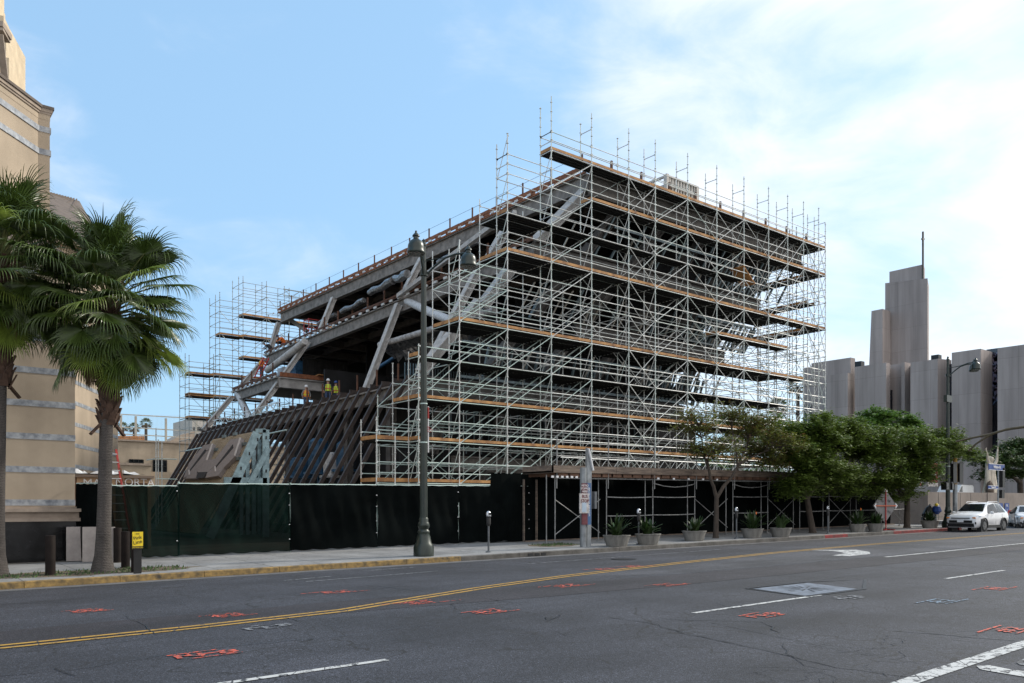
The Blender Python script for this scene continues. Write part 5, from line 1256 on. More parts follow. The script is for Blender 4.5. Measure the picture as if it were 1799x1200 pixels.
def palm(loc,label,h,seed,lean=(0,0),r0=.31,extra=()):
    r=random.Random(seed); T=thing('fan_palm',label,'palm tree',loc,0,'street fan palms')
    b=MB(); pts=[];rs=[]
    for k in range(15):
        t=k/14; pts.append(Vector((lean[0]*t,lean[1]*t,h*t))); rs.append(.15+ (r0-.215)*math.exp(-t*13)+.02*(1-t))
    rs[0]*=1.12; b.path(pts,rs,24); b.build('trunk',M_palmt,T,True)
    tc_=Vector((lean[0],lean[1],h))
    # rough boots under the crown
    b=MB()
    for i in range(150):
        z=h-2.5+3.0*i/150; a=i*2.4; d=Vector((math.cos(a),math.sin(a),0)); p=Vector((lean[0],lean[1],z))+d*.14; q=p+d*(.06+.12*r.random())+Vector((0,0,.22+.15*r.random())); s=Vector((-d.y,d.x,0))
        b.slab3([p-s*.11,p+s*.11,q+s*.05,q-s*.05],d*.035)
    for a in (2.6,3.4,.4): d=Vector((math.cos(a),math.sin(a),0)); p=Vector((lean[0],lean[1],h-2.4))+d*.17; b.bar(p,p+d*.28+Vector((0,0,-.3)),.1,.05)
    b.path([tc_-Vector((0,0,2.4)),tc_-Vector((0,0,.3)),tc_+Vector((0,0,.5))],[.165,.22,.14],12); b.build('boots',M_boot,T)
    ct=tc_+Vector((0,0,.35)); G=MB(); ST=MB(); Y_=MB(); D=MB()
    n=74
    for i in range(n):
        t=i/(n-1); az=i*2.39996+r.uniform(-.25,.25); el=R(80-118*t**.9)+R(r.uniform(-9,9)); L=1.0+.7*r.random()-(.2 if el>R(55) else 0); Rd=.95+.25*r.random()
        bb=Y_ if (i in extra) else G
        if el<R(-5): L*=.62; Rd*=.9
        frond(bb,ct+Vector((0,0,.6-1.1*t)),az,el,L,Rd,r,droop=1.0 if el<R(50) else .6,stem=ST)
    for i in range(9):
        az=i*.75+r.random(); frond(D,ct-Vector((0,0,.5)),az,R(-48-20*r.random()),.75,.75,r,droop=1.4,nseg=30,spread=70,stem=ST)
    for (az,el,L,Rd) in ((-2.3,-40,1.2,.85),(-1.45,-62,1.3,.85),(-.5,-20,1.5,.85)):   # young light green blades towards the street, sunlight put into their colour
        frond(Y_,ct-Vector((0,0,.3)),az,R(el),L,Rd,r,droop=.7,stem=ST)
    G.build('fronds',M_palm,T); Y_.build('light_fronds',M_palml,T); D.build('dead_fronds',M_palmd,T); ST.build('petioles',mat('petiole',(.14,.15,.05),.6,0,.2),T,True)
    return T
palm((4.93,22.95,gz(4.9,22.95)-.02),'complete fan palm with the taller visible trunk between bollard and yellow sign',6.25,11,(.15,.05),extra=(23,41,52,60))
palm((2.70,23.85,gz(2.7,23.8)-.02),'fan palm cut by the left edge of the picture',7.15,23,(.12,0),extra=(28,45,57))
def far_palm(u,vt,vb,D,label,seed):
    top=aty(u,vt,D); r=random.Random(seed); T=thing('distant_palm',label,'palm tree',(top.x,D,0.3),0,'distant fan palms'); h=top.z-.3; R_=(aty(u+16,vt,D).x-aty(u-16,vt,D).x)/2*.75
    MB().path([(0,0,0),(0,0,h*.6),(0,0,h-R_*.5)],[.35,.25,.22],7).build('trunk',M_bark,T)
    b=MB(); d_=MB()
    for i in range(34):
        az=i*2.4; el=R(85-135*i/34); d=Vector((math.cos(az)*math.cos(el),math.sin(az)*math.cos(el),math.sin(el))); s=Vector((-math.sin(az),math.cos(az),0)); c=Vector((0,0,h-R_*.5))+d*R_*.45
        for k in range(9):
            a=(k-4)*.27; q=c+(d*math.cos(a)+s*math.sin(a))*R_*.62-Vector((0,0,.12*R_)); w=s.cross(d)*.05*R_+s*.05*R_
            (b if i<27 else d_).add([c,q-w*.6-(q-c)*.4,q,q+w*.6-(q-c)*.4],[(0,1,2,3)])
    b.build('crown',M_palm,T); d_.build('dead_leaves',M_palmd,T)
far_palm(257,738,0,135,'distant fan palm standing clear in the middle of the rooftop netting',1); far_palm(236,746,0,150,'distant fan palm left of the clear one beyond the rooftop netting',2); far_palm(216,745,0,140,'distant fan palm touching the temple wall edge in the netting',3)
far_palm(377,727,0,120,'distant palm crown peeping through the rear scaffold above the rakers',4); far_palm(1403,668,0,75,'tall palm crown seen through the right end of the street scaffold',5); far_palm(1366,704,0,85,'small palm crown low behind the street scaffold on the right',6)
# ------------------------------------------------------------------ broadleaf trees
def tree(loc,label,seed,m,trunk_h,tiers,tr=.16,lean=(0,0),fork=2,leaves=9000,leafsz=.075,clump=.42,name='street_tree',tm=None,group='street trees along the kerb',fine=1.0):
    """tiers: list of (dx,dy,dz,rx,ry,rz) foliage masses relative to the trunk foot"""
    r=random.Random(seed); T=thing(name,label,'tree',loc,0,group)
    b=MB(); top=Vector((lean[0],lean[1],trunk_h)); mid=top*.5+Vector((.05,.03,0)); b.path([Vector((0,0,-.05)),Vector((0,0,.12)),mid,top],[tr*1.45,tr*1.1,tr*.95,tr*.85],10)
    ends=[]
    cs_=[Vector(t[:3]) for t in tiers]; mx=sum((c.x for c in cs_))/len(cs_)
    forks=[]
    for sgn in (-1,1):
        g_=[c for c in cs_ if (c.x-mx)*sgn>0] or cs_
        m_=sum(g_,Vector())/len(g_); e_=top.lerp(m_,.62); k_=top.lerp(e_,.5)+Vector((sgn*.12,0,-.05)); b.path([top-Vector((0,0,.2)),top.lerp(k_,.5),k_,e_],[tr*.72,tr*.66,tr*.55,tr*.4],8); forks.append((sgn,k_,e_))
    tot=sum(t[3]*t[4]*t[5] for t in tiers)
    for (dx,dy,dz,rx,ry,rz) in tiers:
        c=Vector((dx,dy,dz)); f_=forks[0] if dx<mx else forks[1]; s0=f_[1].lerp(f_[2],r.uniform(.3,1)); k1=s0.lerp(c,.5)+Vector((r.uniform(-.15,.15),r.uniform(-.15,.15),r.uniform(-.1,.15))); b.path([s0,s0.lerp(k1,.5)+Vector((r.uniform(-.1,.1),0,.05)),k1,c],[tr*.38,tr*.32,tr*.24,tr*.12],7)
        nb=max(5,int(60*(rx*ry*rz)/tot*len(tiers)/2.2))
        for i in range(nb):
            a=r.random()*6.28; ph=math.acos(r.uniform(-.45,1)); q=(r.random()**.4); e=c+Vector((rx*math.cos(a)*math.sin(ph)*q,ry*math.sin(a)*math.sin(ph)*q,rz*math.cos(ph)*q))
            st=k1.lerp(c,r.uniform(.2,1)); m1=st.lerp(e,.5)+Vector((0,0,r.uniform(.0,.25))); b.path([st,m1,e],[tr*.17,tr*.1,.012],4); ends.append((m1.lerp(e,.55),.8)); ends.append((e,1.0))
    b.build('trunk',tm or M_bark,T,True)
    L=MB(); per=max(6,int(leaves/len(ends)))
    for (e,s) in ends:
        cs=clump*s*(.7+.6*r.random()); flat=.55
        tw=[]
        for k in range(5):   # little twigs carrying leaflets
            a=r.random()*6.28; tw.append(Vector((math.cos(a),math.sin(a),r.uniform(-.35,.45))))
        for i in range(per):
            d=tw[i%5]; t=r.random()**.7; p=e+d*cs*t+Vector((r.gauss(0,.10),r.gauss(0,.10),r.gauss(0,.09)-.12*t*t))
            a=r.random()*6.28; f=Vector((math.cos(a),math.sin(a),r.uniform(-.6,.3))).normalized(); g=f.cross(Vector((r.uniform(-.5,.5),r.uniform(-.5,.5),1))).normalized(); z=leafsz*(.6+.8*r.random()); 
            L.add([p-f*z,p+g*z*.42,p+f*z,p-g*z*.42],[(0,1,2,3)])
    L.build('crown',m,T); return T
def place(u,v,y=23.2): 
    x=aty(u,v,y).x; return (x,y,gz(x,y))
# nearest sparse tree
L1=place(1258,945); 
def rel(L,u,v,Y): p=aty(u,v,Y); return (p.x-L[0],p.y-L[1],p.z-L[2])
def tiers(L,lst): return [(*rel(L,u,v,Y),rx,ry,rz) for (u,v,Y,rx,ry,rz) in lst]
tree(L1,'nearest street tree with thin olive and brownish foliage in front of the scaffold',31,M_leafA,2.0,tiers(L1,[(1228,745,23.6,1.1,1.1,.9),(1258,795,23.0,1.2,1.0,.9),(1322,752,23.4,1.3,1.3,1.1),(1372,785,22.6,1.2,1.2,.9),(1320,800,24.4,1.3,1.1,.9),(1218,790,24,.8,.8,.6),(1280,728,24,1.0,1.0,.6),(1350,815,23,1.0,1.0,.6)]),.12,(.05,0),leaves=17000,leafsz=.075,clump=.58)
L2=place(1428,936); tree(L2,'second street tree with a leaning trunk and dense olive green crown',32,M_leafB,1.9,tiers(L2,[(1400,805,23,1.5,1.2,1.2),(1438,765,23,1.6,1.4,1.2),(1480,780,23.4,1.8,1.4,1.4),(1412,850,22.8,1.2,1.1,.7),(1470,840,23,1.6,1.2,.9),(1378,765,23.8,1.1,1.1,1.0),(1440,820,22.6,1.5,1.2,1.1),(1395,862,22.8,1.0,.9,.5),(1475,862,23,1.1,.9,.5)]),.16,(-.55,0),leaves=60000,leafsz=.095,clump=.8)
L3=place(1594,928); tree(L3,'third street tree spreading over the end of the shed and white car',33,M_leafB,2.0,tiers(L3,[(1535,795,23,1.9,1.5,1.6),(1590,800,23,1.9,1.5,1.6),(1640,790,22.8,1.8,1.4,1.2),(1680,798,22.6,1.4,1.2,1.0),(1565,850,23,1.8,1.2,.9),(1510,845,23.2,1.5,1.2,1.0),(1620,775,23.4,1.4,1.2,.9),(1660,778,23,1.2,1.1,.8),(1615,835,22.8,1.5,1.1,.9),(1545,868,22.8,1.1,.9,.5),(1585,872,22.9,1.1,.9,.5)]),.17,(.05,0),leaves=75000,leafsz=.10,clump=.85)
L4=(66.5,34,.75); tree(L4,'bright green tree rising behind the other crowns in front of the church',34,M_leafC,3.0,tiers(L4,[(1545,750,36,2.3,2,1.7),(1590,760,35,2.3,2,1.6),(1500,765,37,1.9,2,1.4),(1640,790,34,1.8,1.6,1.3),(1560,800,35,2.3,2,1.5),(1610,830,34,1.8,1.6,1.3)]),.25,leaves=36000,leafsz=.16,clump=1.0,name='broadleaf_tree',group=None)
L5=(78.5,31.5,2.2); L5=(aty(1795,868,31).x,31,2.0); tree(L5,'dark green tree behind the retaining wall at the right edge',35,M_leafD,2.4,tiers(L5,[(1795,790,31,2.2,2,1.3),(1765,815,31,1.9,1.7,1.1),(1730,810,32,1.6,1.6,.9),(1780,835,30.6,1.7,1.5,.8),(1740,835,31.5,1.3,1.2,.7),(1825,810,31,2.2,2,1.3)]),.28,(-.4,0),leaves=30000,leafsz=.15,clump=.9,name='broadleaf_tree',group=None)
L6=(58,70,.6); tree(L6,'green treetop filling the gap low behind the right end of the scaffold',36,M_leafC,4.0,tiers(L6,[(1290,745,60,3,3,1.6),(1345,750,62,3,3,1.8),(1390,765,60,2.6,2.5,1.4),(1300,780,60,3,3,1.8),(1360,790,60,3,3,1.8),(1245,825,52,2.4,2,1.2),(1300,830,54,2.6,2.4,1.3),(1350,835,54,2.4,2.4,1.2),(1205,832,50,1.8,2,1.0)]),.3,leaves=26000,leafsz=.24,clump=1.2,name='broadleaf_tree',group=None)
# ------------------------------------------------------------------ church
T=thing('church','grey ribbed concrete church with staggered wall slabs and a stepped tower','church',(112,50,1))
XC=105.0
P=Parts('wall_slab',M_church,T)
def block(uL,uR,uS,vt,X,thick=None,extraL=0,vb=900):
    """west face plane X between uL..uR, street face to uS"""
    a=atx(uL,vt,X); c=atx(uR,vt,X); yl,yr=a.y+extraL,c.y; z=c.z
    x2=X+.01
    if uS: 
        x,y,_=ray(uS,0); x2=yr*x/y
    else: x2=X+6
    b=MB(); b.prism([(X,yr),(x2,yr+(0 if uS else 6*yr/X+.2)),(x2+(5 if uS else .01),yl),(X,yl)],-.5,z); P.add(b,(X,yr,5)); return z
for a in ((1411,1430,0,644,108),(1426,1495,1503,628,106),(1453,1490,1500,655,104.5),(1502,1557.5,1564.5,637,105),(1564,1585,0,638.5,108),(1584,1590,1600,636,106.5),(1600,1648,0,630.5,105),(1672.5,1723.5,1744,612.6,104),(1753,1830,0,601,103.5)):
    block(*a)
# facet of the third slab turning back
a=atx(1648,630,105); q=atd(1672,626,a.x*.6247+a.y*.7809+1.0); b=MB(); b.prism([(a.x,a.y),(q.x,q.y),(q.x+3,q.y+5),(a.x+3,a.y+5)],-.5,a.z); P.add(b,(105,50,5))
P.done()
gl=mat('coloured_slit_glass',(.03,.035,.05),.15,0,.6,.5,col2=(.005,.006,.01),spec=.8)
P=Parts('slit_window',gl,T)
for (u0,u1,vt,X) in ((1490,1504,655,109),(1557,1566,686,107),(1592,1601,650,108.5),(1668,1675,640,107),(1735,1756,614,107.5),(1414,1424,712,103.9)):
    a=atx(u0,vt,X); c=atx(u1,vt,X); b=MB(); b.box(X,c.y-.1,0,X+.2,a.y+.1,a.z); P.add(b,(X,c.y,4))
P.done()
b=MB(); r=random.Random(8)
for i in range(26):
    u=1738+14*r.random(); v=640+60*r.random() if i<16 else 618+20*r.random(); p=atx(u,v,107.3); b.add([p,p+Vector((0,-.5-.6*r.random(),-.5*r.random())),p+Vector((0,-.1,-1.2*r.random()-.4))],[(0,1,2)])
b.build('coloured_pane',mat('stained_pane',(.10,.16,.28),.3,0,.5,1,col2=(.2,.1,.09)),T,world=True)
# tower
XT=128
def tw(uL,uR,vtL,vtR,X,y_extra=0,xs=3.2,vb=None):
    a=atx(uL,vtL,X); c=atx(uR,vtR,X); b=MB(); vs=[]
    for (x,y,z) in ((X,c.y,c.z),(X+xs,c.y+xs*.44-.15,c.z),(X+xs,a.y,a.z),(X,a.y,a.z)): vs+=[(x,y,8),(x,y,z)]
    b.add(vs,[(0,2,3,1),(2,4,5,3),(4,6,7,5),(6,0,1,7),(1,3,5,7),(0,6,4,2)]); return b
P=Parts('tower_slab',M_church,T)
P.add(tw(1555.5,1630,497.5,488.8,XT,xs=5),(0,0,0)); P.add(tw(1563,1623,477.5,464.3,XT+1.2,xs=2.6),(0,0,1)); 
a=atx(1551.5,547,XT+3); c=atx(1575,545,XT-.6); b=MB(); b.prism([(XT+3,a.y),(XT-.5,atx(1575,545,XT-.5).y),(XT+3,atx(1590,545,XT).y)],8,a.z); 
a=atx(1531.5,546.4,XT-3); c=atx(1551,542.6,XT-3); a2=atx(1526.5,642,XT-3); b=MB(); X=XT-3; b.slab3([(X,a2.y,a2.z-2),(X,c.y,a2.z-2),(X,c.y,c.z),(X,a.y,a.z)],(2.5,0,0)); P.add(b,(0,0,2)); P.done()
p=atx(1622,464,XT+1.1); q=atx(1622,407,XT+1.1); b=MB(); b.box(p.x-.11,p.y-.11,p.z-4,p.x+.11,p.y+.11,q.z); a=atx(1618.5,424,XT+1.1); c=atx(1625,417,XT+1.1); zc_=atx(1622,420,XT+1.1).z; b.bar((p.x-1.1,p.y-.35,zc_-.3),(p.x+1.1,p.y+.35,zc_+.3),.22,.25); b.build('cross',mat('bronze',(.10,.085,.07),.5,.5,.2),T,world=True)
for u,v in ((1639,626),(1504,637)): p=atx(u,v+3,104.6); MB().cbox((p.x+1,p.y,p.z),(.9,.9,.9)).build('roof_light',M_black,T,world=True)
# retaining wall
WY=28.4
T=thing('retaining_wall','long tan plastered retaining wall behind the white cars below the statue','wall',(75,WY,.7))
zt=lambda x:3.0+.004*(x-63)
b=MB(); b.slab3([(62.5,WY,.4),(73.0,WY,.4),(73,WY,zt(73)),(62.5,WY,zt(62.5))],(0,.35,0)); b.slab3([(73.05,WY-.06,.4),(140,WY-.06,.4),(140,WY-.06,zt(140)),(73.05,WY-.06,zt(73)+.02)],(0,.4,0)); b.slab3([(62.48,WY+.36,.4),(62.48,60,.4),(62.48,60,3),(62.48,WY+.36,zt(62))],(.35,0,0)); b.build('wall',M_chwall,T,world=True)
b=MB()
for k in range(4): b.box(64.2+k*1.9,WY-.012,.8,64.23+k*1.9,WY-.004,3.0)
b.build('joint',M_dark,T,world=True)
tag(MB().slab3([(62.9,28.8,2.85),(200,28.8,3.2),(200,120,3.2),(62.9,120,2.9)],(0,0,.05)).build('church_terrace',M_ground),kind='structure')
for (u0,u1,lines) in ((1743.5,1762.5,('PUBLIC','PARKING','$3')),(1766,1773.5,('MAX','12','$12'))):
    a=aty(u0,884,WY-.12); c=aty(u1,900,WY-.12); T=thing('parking_poster','wide blue poster lettered in white on the retaining wall' if u0<1760 else 'narrow blue poster at the right of the wide one on the retaining wall','poster',(a.x,WY-.12,1.5),0,'blue posters on the retaining wall')
    P_=MB(); P_.box(a.x,WY-.12,c.z-.5,c.x,WY-.09,a.z); P_.build('sheet',M_bsign,T,world=True)
    hgt=(a.z-c.z+.5)/3
    for i,s in enumerate(lines): text('lettering',s,M_wht,T,((a.x+c.x)/2,WY-.125,a.z-hgt*(i+.5)),(R(90),0,0),hgt*.85 if u0<1760 else hgt*.7,.003,sx=.95 if u0<1760 else .6)
# statue
sp=aty(1741,868,29.3); T=thing('robed_statue','large pale stone statue of a robed figure with both arms raised above the wall','statue',(sp.x,29.3,2.9))
H=3.35
b=MB(); n=40; prof=[(.82,0),(.74,.3),(.62,.9),(.52,1.5),(.46,1.9),(.48,2.2),(.47,2.4),(.34,2.58),(.12,2.70)]
vs=[];fs=[]
for j,(rr,z) in enumerate(prof):
    for k in range(n):
        t=2*math.pi*k/n; fold=1+.10*math.sin(t*9+z*.7)*(1-z/3)+.05*math.sin(t*17+1); vs.append((1.38*rr*fold*math.cos(t),rr*.62*fold*math.sin(t),z))
for j in range(len(prof)-1):
    for k in range(n): fs.append((j*n+k,j*n+(k+1)%n,(j+1)*n+(k+1)%n,(j+1)*n+k))
fs.append(tuple(range((len(prof)-1)*n,len(prof)*n))); b.add(vs,fs)
b.path([(-.35,0,2.4),(-.55,-.05,2.62),(-.85,-.1,3.0),(-1.05,-.12,3.5),(-1.25,-.12,3.8)],[.2,.15,.11,.08,.05],10)
b.path([(.35,0,2.4),(.65,-.05,2.62),(.98,-.1,3.0),(1.08,-.1,3.6),(1.2,-.1,4.0)],[.22,.16,.12,.08,.05],10)
for s,x,z in ((-1,-1.25,3.8),(1,1.2,4.0)):
    for k in range(5): a=R(90+(k-2)*17)-s*R(0); b.path([(x,-.11+.0*k,z-.03),(x+(k-2)*.035,-.11,z+.12),(x+(k-2)*.06,-.13,z+.2-.02*abs(k-2))],[.03,.022,.012],5)
b.lathe([(.1,2.6),(.13,2.75),(.2,2.85),(.24,3.0),(.235,3.12),(.17,3.24),(.05,3.29)],(0,0,0),18,sq=(1,1.1)); b.path([(0,-.24,3.06),(0,-.30,2.99),(0,-.25,2.95)],[.03,.045,.03],6)
b.lathe([(.42,2.55),(.36,2.8),(.30,3.05),(.26,3.2),(.12,3.33)],(0,.12,0),18,sq=(1,.7))
b.path([(-.5,.1,2.5),(-.62,0,1.9),(-.78,-.05,1.2),(-.8,-.05,.6)],[.14,.2,.22,.12],12)
b.path([(.6,.1,.9),(.85,0,.6),(1.05,0,.25)],[.3,.2,.12],8)
b.build('figure',M_statue,T,True)
T2=thing('statue_rock','rough brown stone lump at the foot of the statue on its left','rock',(sp.x-.95,29.0,2.9)); b=MB(); r=random.Random(3); b.lathe([(.3,0),(.36,.3),(.34,.7),(.25,1.0),(.1,1.15)],(0,0,0),10,sq=(1,.8)); b.v=[(x+r.uniform(-.08,.08),y,z+r.uniform(-.06,.06)) for x,y,z in b.v]; b.build('stone',mat('brown_stone',(.14,.105,.08),.95,0,.3,3,.5,15),T2)
# ------------------------------------------------------------------ vehicles
def car(name,label,cat,loc,rz,paint,L=4.6,suv=True,group=None):
    T=thing(name,label,cat,loc,rz,group)
    if suv: ST=[(0,.62,.36,.72,.80,.50),(.10,.80,.24,.80,.90,.62),(.45,.90,.24,.92,1.0,.66),(.95,.92,.24,.98,1.07,.68),(1.22,.92,.26,1.02,1.13,.70),(2.02,.92,.26,1.06,1.60,.60),(2.9,.92,.26,1.08,1.69,.60),(3.75,.91,.26,1.10,1.64,.58),(4.35,.87,.34,1.08,1.20,.66),(4.52,.83,.40,1.02,1.06,.66),(4.6,.75,.46,.98,1.0,.60)]; cowl,rf,rr_,bk=4,5,7,8
    else: ST=[(0,.62,.30,.62,.66,.50),(.12,.80,.20,.68,.76,.62),(.6,.90,.18,.80,.86,.66),(1.2,.91,.18,.88,.95,.68),(1.45,.91,.2,.90,.98,.68),(2.25,.91,.2,.93,1.38,.56),(2.9,.91,.2,.94,1.44,.56),(3.5,.90,.2,.96,1.36,.55),(4.25,.87,.24,.96,1.02,.62),(4.6,.83,.3,.92,.98,.62),(4.8,.75,.36,.86,.9,.55)]; cowl,rf,rr_,bk=4,5,7,8
    def ring(s):
        x,w,zb,zm,zt,wt=s; mid=(zb+zm)/2
        h=[(0,zb),(w*.86,zb),(w*.97,zb+.1),(w,mid),(w*.985,zm-.06),(w*.95,zm),(wt+(w*.95-wt)*(.06 if zt-zm>.2 else .35),zt-(.05 if zt-zm>.2 else .03)),(wt*.8,zt),(0,zt+.01)]
        return [(x,y,z) for y,z in h]+[(x,-y,z) for y,z in h[-2:0:-1]]
    b=MB(); n=16; vs=[]
    for s in ST: vs+=ring(s)
    fs=[]
    for i in range(len(ST)-1):
        for k in range(n): fs.append((i*n+k,(i+1)*n+k,(i+1)*n+(k+1)%n,i*n+(k+1)%n))
    fs+=[tuple(range(n)),tuple(range((len(ST)-1)*n,len(ST)*n))[::-1]]
    b.add(vs,fs); b.build('body',paint,T,True)
    # glazing, 6 mm proud
    g=MB()
    def quad(ps,nrm,t=.008): g.slab3([Vector(p)+Vector(nrm)*.004 for p in ps],Vector(nrm)*t)
    c,f=ST[cowl],ST[rf]; n1_=Vector((-(f[4]-c[4]),0,f[0]-c[0])).normalized()
    P0=[(c[0]+.06,-c[5]*.98,c[4]+.02),(c[0]+.06,c[5]*.98,c[4]+.02),(f[0]-.06,f[5]*.92,f[4]-.03),(f[0]-.06,-f[5]*.92,f[4]-.03)]
    g2=MB(); g2.slab3([Vector(p)+n1_*.012 for p in P0],n1_*.012); g2.build('windscreen',M_glass,T)
    c,f=ST[bk],ST[rr_]; n2_=Vector((f[4]-c[4],0,c[0]-f[0])).normalized(); g2=MB(); g2.slab3([Vector(p)+n2_*.004 for p in ((c[0]-.05,-c[5]*.95,c[4]),(c[0]-.05,c[5]*.95,c[4]),(f[0]+.08,f[5]*.92,f[4]-.03),(f[0]+.08,-f[5]*.92,f[4]-.03))],n2_*.01); g2.build('rear_window',M_glass,T)
    for sgn in (-1,1):
        seq=[(cowl,.12,.0),(rf,0,0),(rf+1,0,0),(rr_,0,0),(bk,-.25,0)]
        def low(i,t): 
            a=ST[i]; x=a[0]; return Vector((x,sgn*(a[1]*.95),a[3]+.015))
        def high(i):
            a=ST[i]; return Vector((a[0],sgn*(a[5]+(a[1]*.95-a[5])*.06),a[4]-.075))
        for (i0,i1,nm) in ((rf,rf+1,'side_window'),(rf+1,rr_,'side_window')):
            A,B,C_,D=low(i0,0),low(i1,0),high(i1),high(i0); e=.05; A.x+=e; D.x+=e; B.x-=e; C_.x-=e; o=Vector((0,sgn*.012,.0)); MB().slab3([A+o,B+o,C_+o,D+o],Vector((0,sgn*.006,0))).build(nm,M_glass,T)
        A=low(cowl,0)+Vector((.22,0,0)); B=low(rf,0); C_=high(rf); o=Vector((0,sgn*.014,0)); MB().slab3([A+o,B+o,C_+o],Vector((0,sgn*.005,0))).build('side_window',M_glass,T)
        A=low(rr_,0)+Vector((.0,0,0)); B=low(bk,0)-Vector((.28,0,0)); C_=high(rr_); MB().slab3([A+o,B+o,C_+o],Vector((0,sgn*.005,0))).build('side_window',M_glass,T)
        x=ST[cowl][0]+.35; m=MB(); m.lathe([(.0,-.09),(.09,-.07),(.12,0),(.09,.07),(0,.09)],(x,sgn*1.04,ST[cowl][3]+.06),10,sq=(.7,1)); m.build('wing_mirror',paint if suv else M_plast,T,True)
        # head and tail lamps
        m=MB(); z=.78 if suv else .62; m.slab3([(.13,sgn*.56,z),(.42,sgn*.895,z+.06),(.55,sgn*.915,z+.17),(.2,sgn*.62,z+.12)],(-.06,sgn*.02,.0)); o=m.build('headlight',M_head,T)
        MB().cbox((.06,sgn*.70,z+.02),(.06,.16,.07)).build('turn_signal',mat('amber_lamp',(.9,.3,.03),.3,0,.1),o)
        MB().cbox((ST[-1][0]-.1,sgn*.72,1.0),(.12,.2,.2)).build('tail_light',M_red,T)
        for x in ((.88,3.56) if suv else (.92,3.7)):
            m=MB(); R_=.36 if suv else .33; m.lathe([(.2,-.11),(R_-.05,-.12),(R_,-.09),(R_,.09),(R_-.05,.12),(.2,.11)],(0,0,0),26); m.xf(Matrix.Translation((x,sgn*.82,R_))@Matrix.Rotation(R(90),4,'X')); w=m.build('wheel',M_tyre,T,True)
            m=MB(); m.lathe([(.02,0),(.23,0),(.235,-.02),(.02,-.02)],(0,0,0),22)
            for k in range(5): a=k*R(72); m.cbox((.12*math.cos(a),.12*math.sin(a),.008),(.2,.05,.016),a)
            m.xf(Matrix.Translation((x,sgn*.942,R_))@Matrix.Rotation(R(90)*(1 if sgn<0 else -1),4,'X')); m.build('rim',M_rim,w)
            m=MB(); m.path([(x+(R_+.06)*math.cos(R(a)),sgn*.925,R_+.01+(R_+.05)*math.sin(R(a))) for a in range(-10,191,20)],.045,6); m.build('wheel_arch',M_plast if suv else paint,T,True)
            MB().cbox((x,sgn*.80,R_),(2*R_+.1,.23,2*R_+.04)).build('wheel_well',M_black,T)
        if suv: MB().cbox((2.25,sgn*.90,.30),(1.85,.09,.16)).build('sill_trim',M_plast,T)
        MB().cbox((1.95,sgn*.935,.93 if suv else .82),(.16,.02,.03)).build('door_handle',paint,T)
        m=MB()
        for x in (1.35,2.45,3.35): m.bar((x,sgn*.926,.38),(x+.03,sgn*.905,1.0 if suv else .86),.012,.006)
        m.build('door_seam',M_black,T)
    z=.72 if suv else .55
    MB().cbox((-.01,0,z+.06),(.05,1.0,.045)).build('grille_bar',M_plast,T)
    m=MB(); m.cbox((.02,0,z-.14),(.06,1.25,.15)); m.cbox((.05,0,z-.33),(.12,1.4,.2)); m.build('grille',M_black,T)
    for sgn in (-1,1): MB().cbox((.09,sgn*.70,z-.22),(.05,.2,.12)).build('fog_lamp',M_plast,T)
    o=MB().cbox((-.03,0,z-.1),(.02,.34,.15)).build('number_plate',M_wht,T)
    MB().lathe([(.0,0),(.07,0),(.0,.01)],(-.05,0,z+.08),10).build('badge',M_metald,T)
    if suv:
        for sgn in (-1,1): MB().path([(2.1,sgn*.56,1.66),(2.3,sgn*.56,1.72),(3.6,sgn*.55,1.72),(3.8,sgn*.54,1.66)],.018,6).build('roof_rail',paint,T,True)
    return T
car('parked_suv','white compact suv with black lower trim and lit amber indicators facing left at the corner','car',(49.0,20.45,SL*49),0,M_carw)
car('white_sedan','white sedan partly hidden behind the white suv','car',(57.6,19.6,SL*57.6),R(28),M_carw,4.8,False)
# light vehicles behind the wall
def van(x,y,z,label,w,h,m,name='white_van'):
    T=thing(name,label,'van' if 'van' in name else 'car',(x,y,z)); b=MB(); b.slab3([(0,0,.3),(w,0,.3),(w,0,h*.93),(w*.93,0,h),(w*.3,0,h),(w*.12,0,h*.6),(0,0,h*.5)],(0,1.9,0)); b.build('body',m,T)
    MB().slab3([(w*.17,-.01,h*.62),(w*.36,-.01,h*.62),(w*.36,-.01,h*.92),(w*.3,-.01,h*.92)],(0,.008,0)).build('side_window',M_glass,T)
    for k in (.2,.8):
        m2=MB(); m2.lathe([(.33,-.1),(.33,.1)],(0,0,0),18); m2.xf(Matrix.Translation((w*k,.1,.33))@Matrix.Rotation(R(90),4,'X')); m2.build('wheel',M_tyre,T)
a=aty(1680,870,33); van(a.x,33,2.15,'white van roof showing above the retaining wall','' or 2.9*1.3,1.75,M_carw)
a=aty(1652,871,34); van(a.x,34,1.75,'dark car roof showing above the wall left of the white van',3.8,1.42,M_black,'dark_car'); a=aty(1711,868,33); van(a.x+.2,34.5,1.75,'dark blue car roof between the white van and the statue',3.6,1.5,mat('blue_paint',(.02,.04,.12),.4,0,.1),'blue_car')
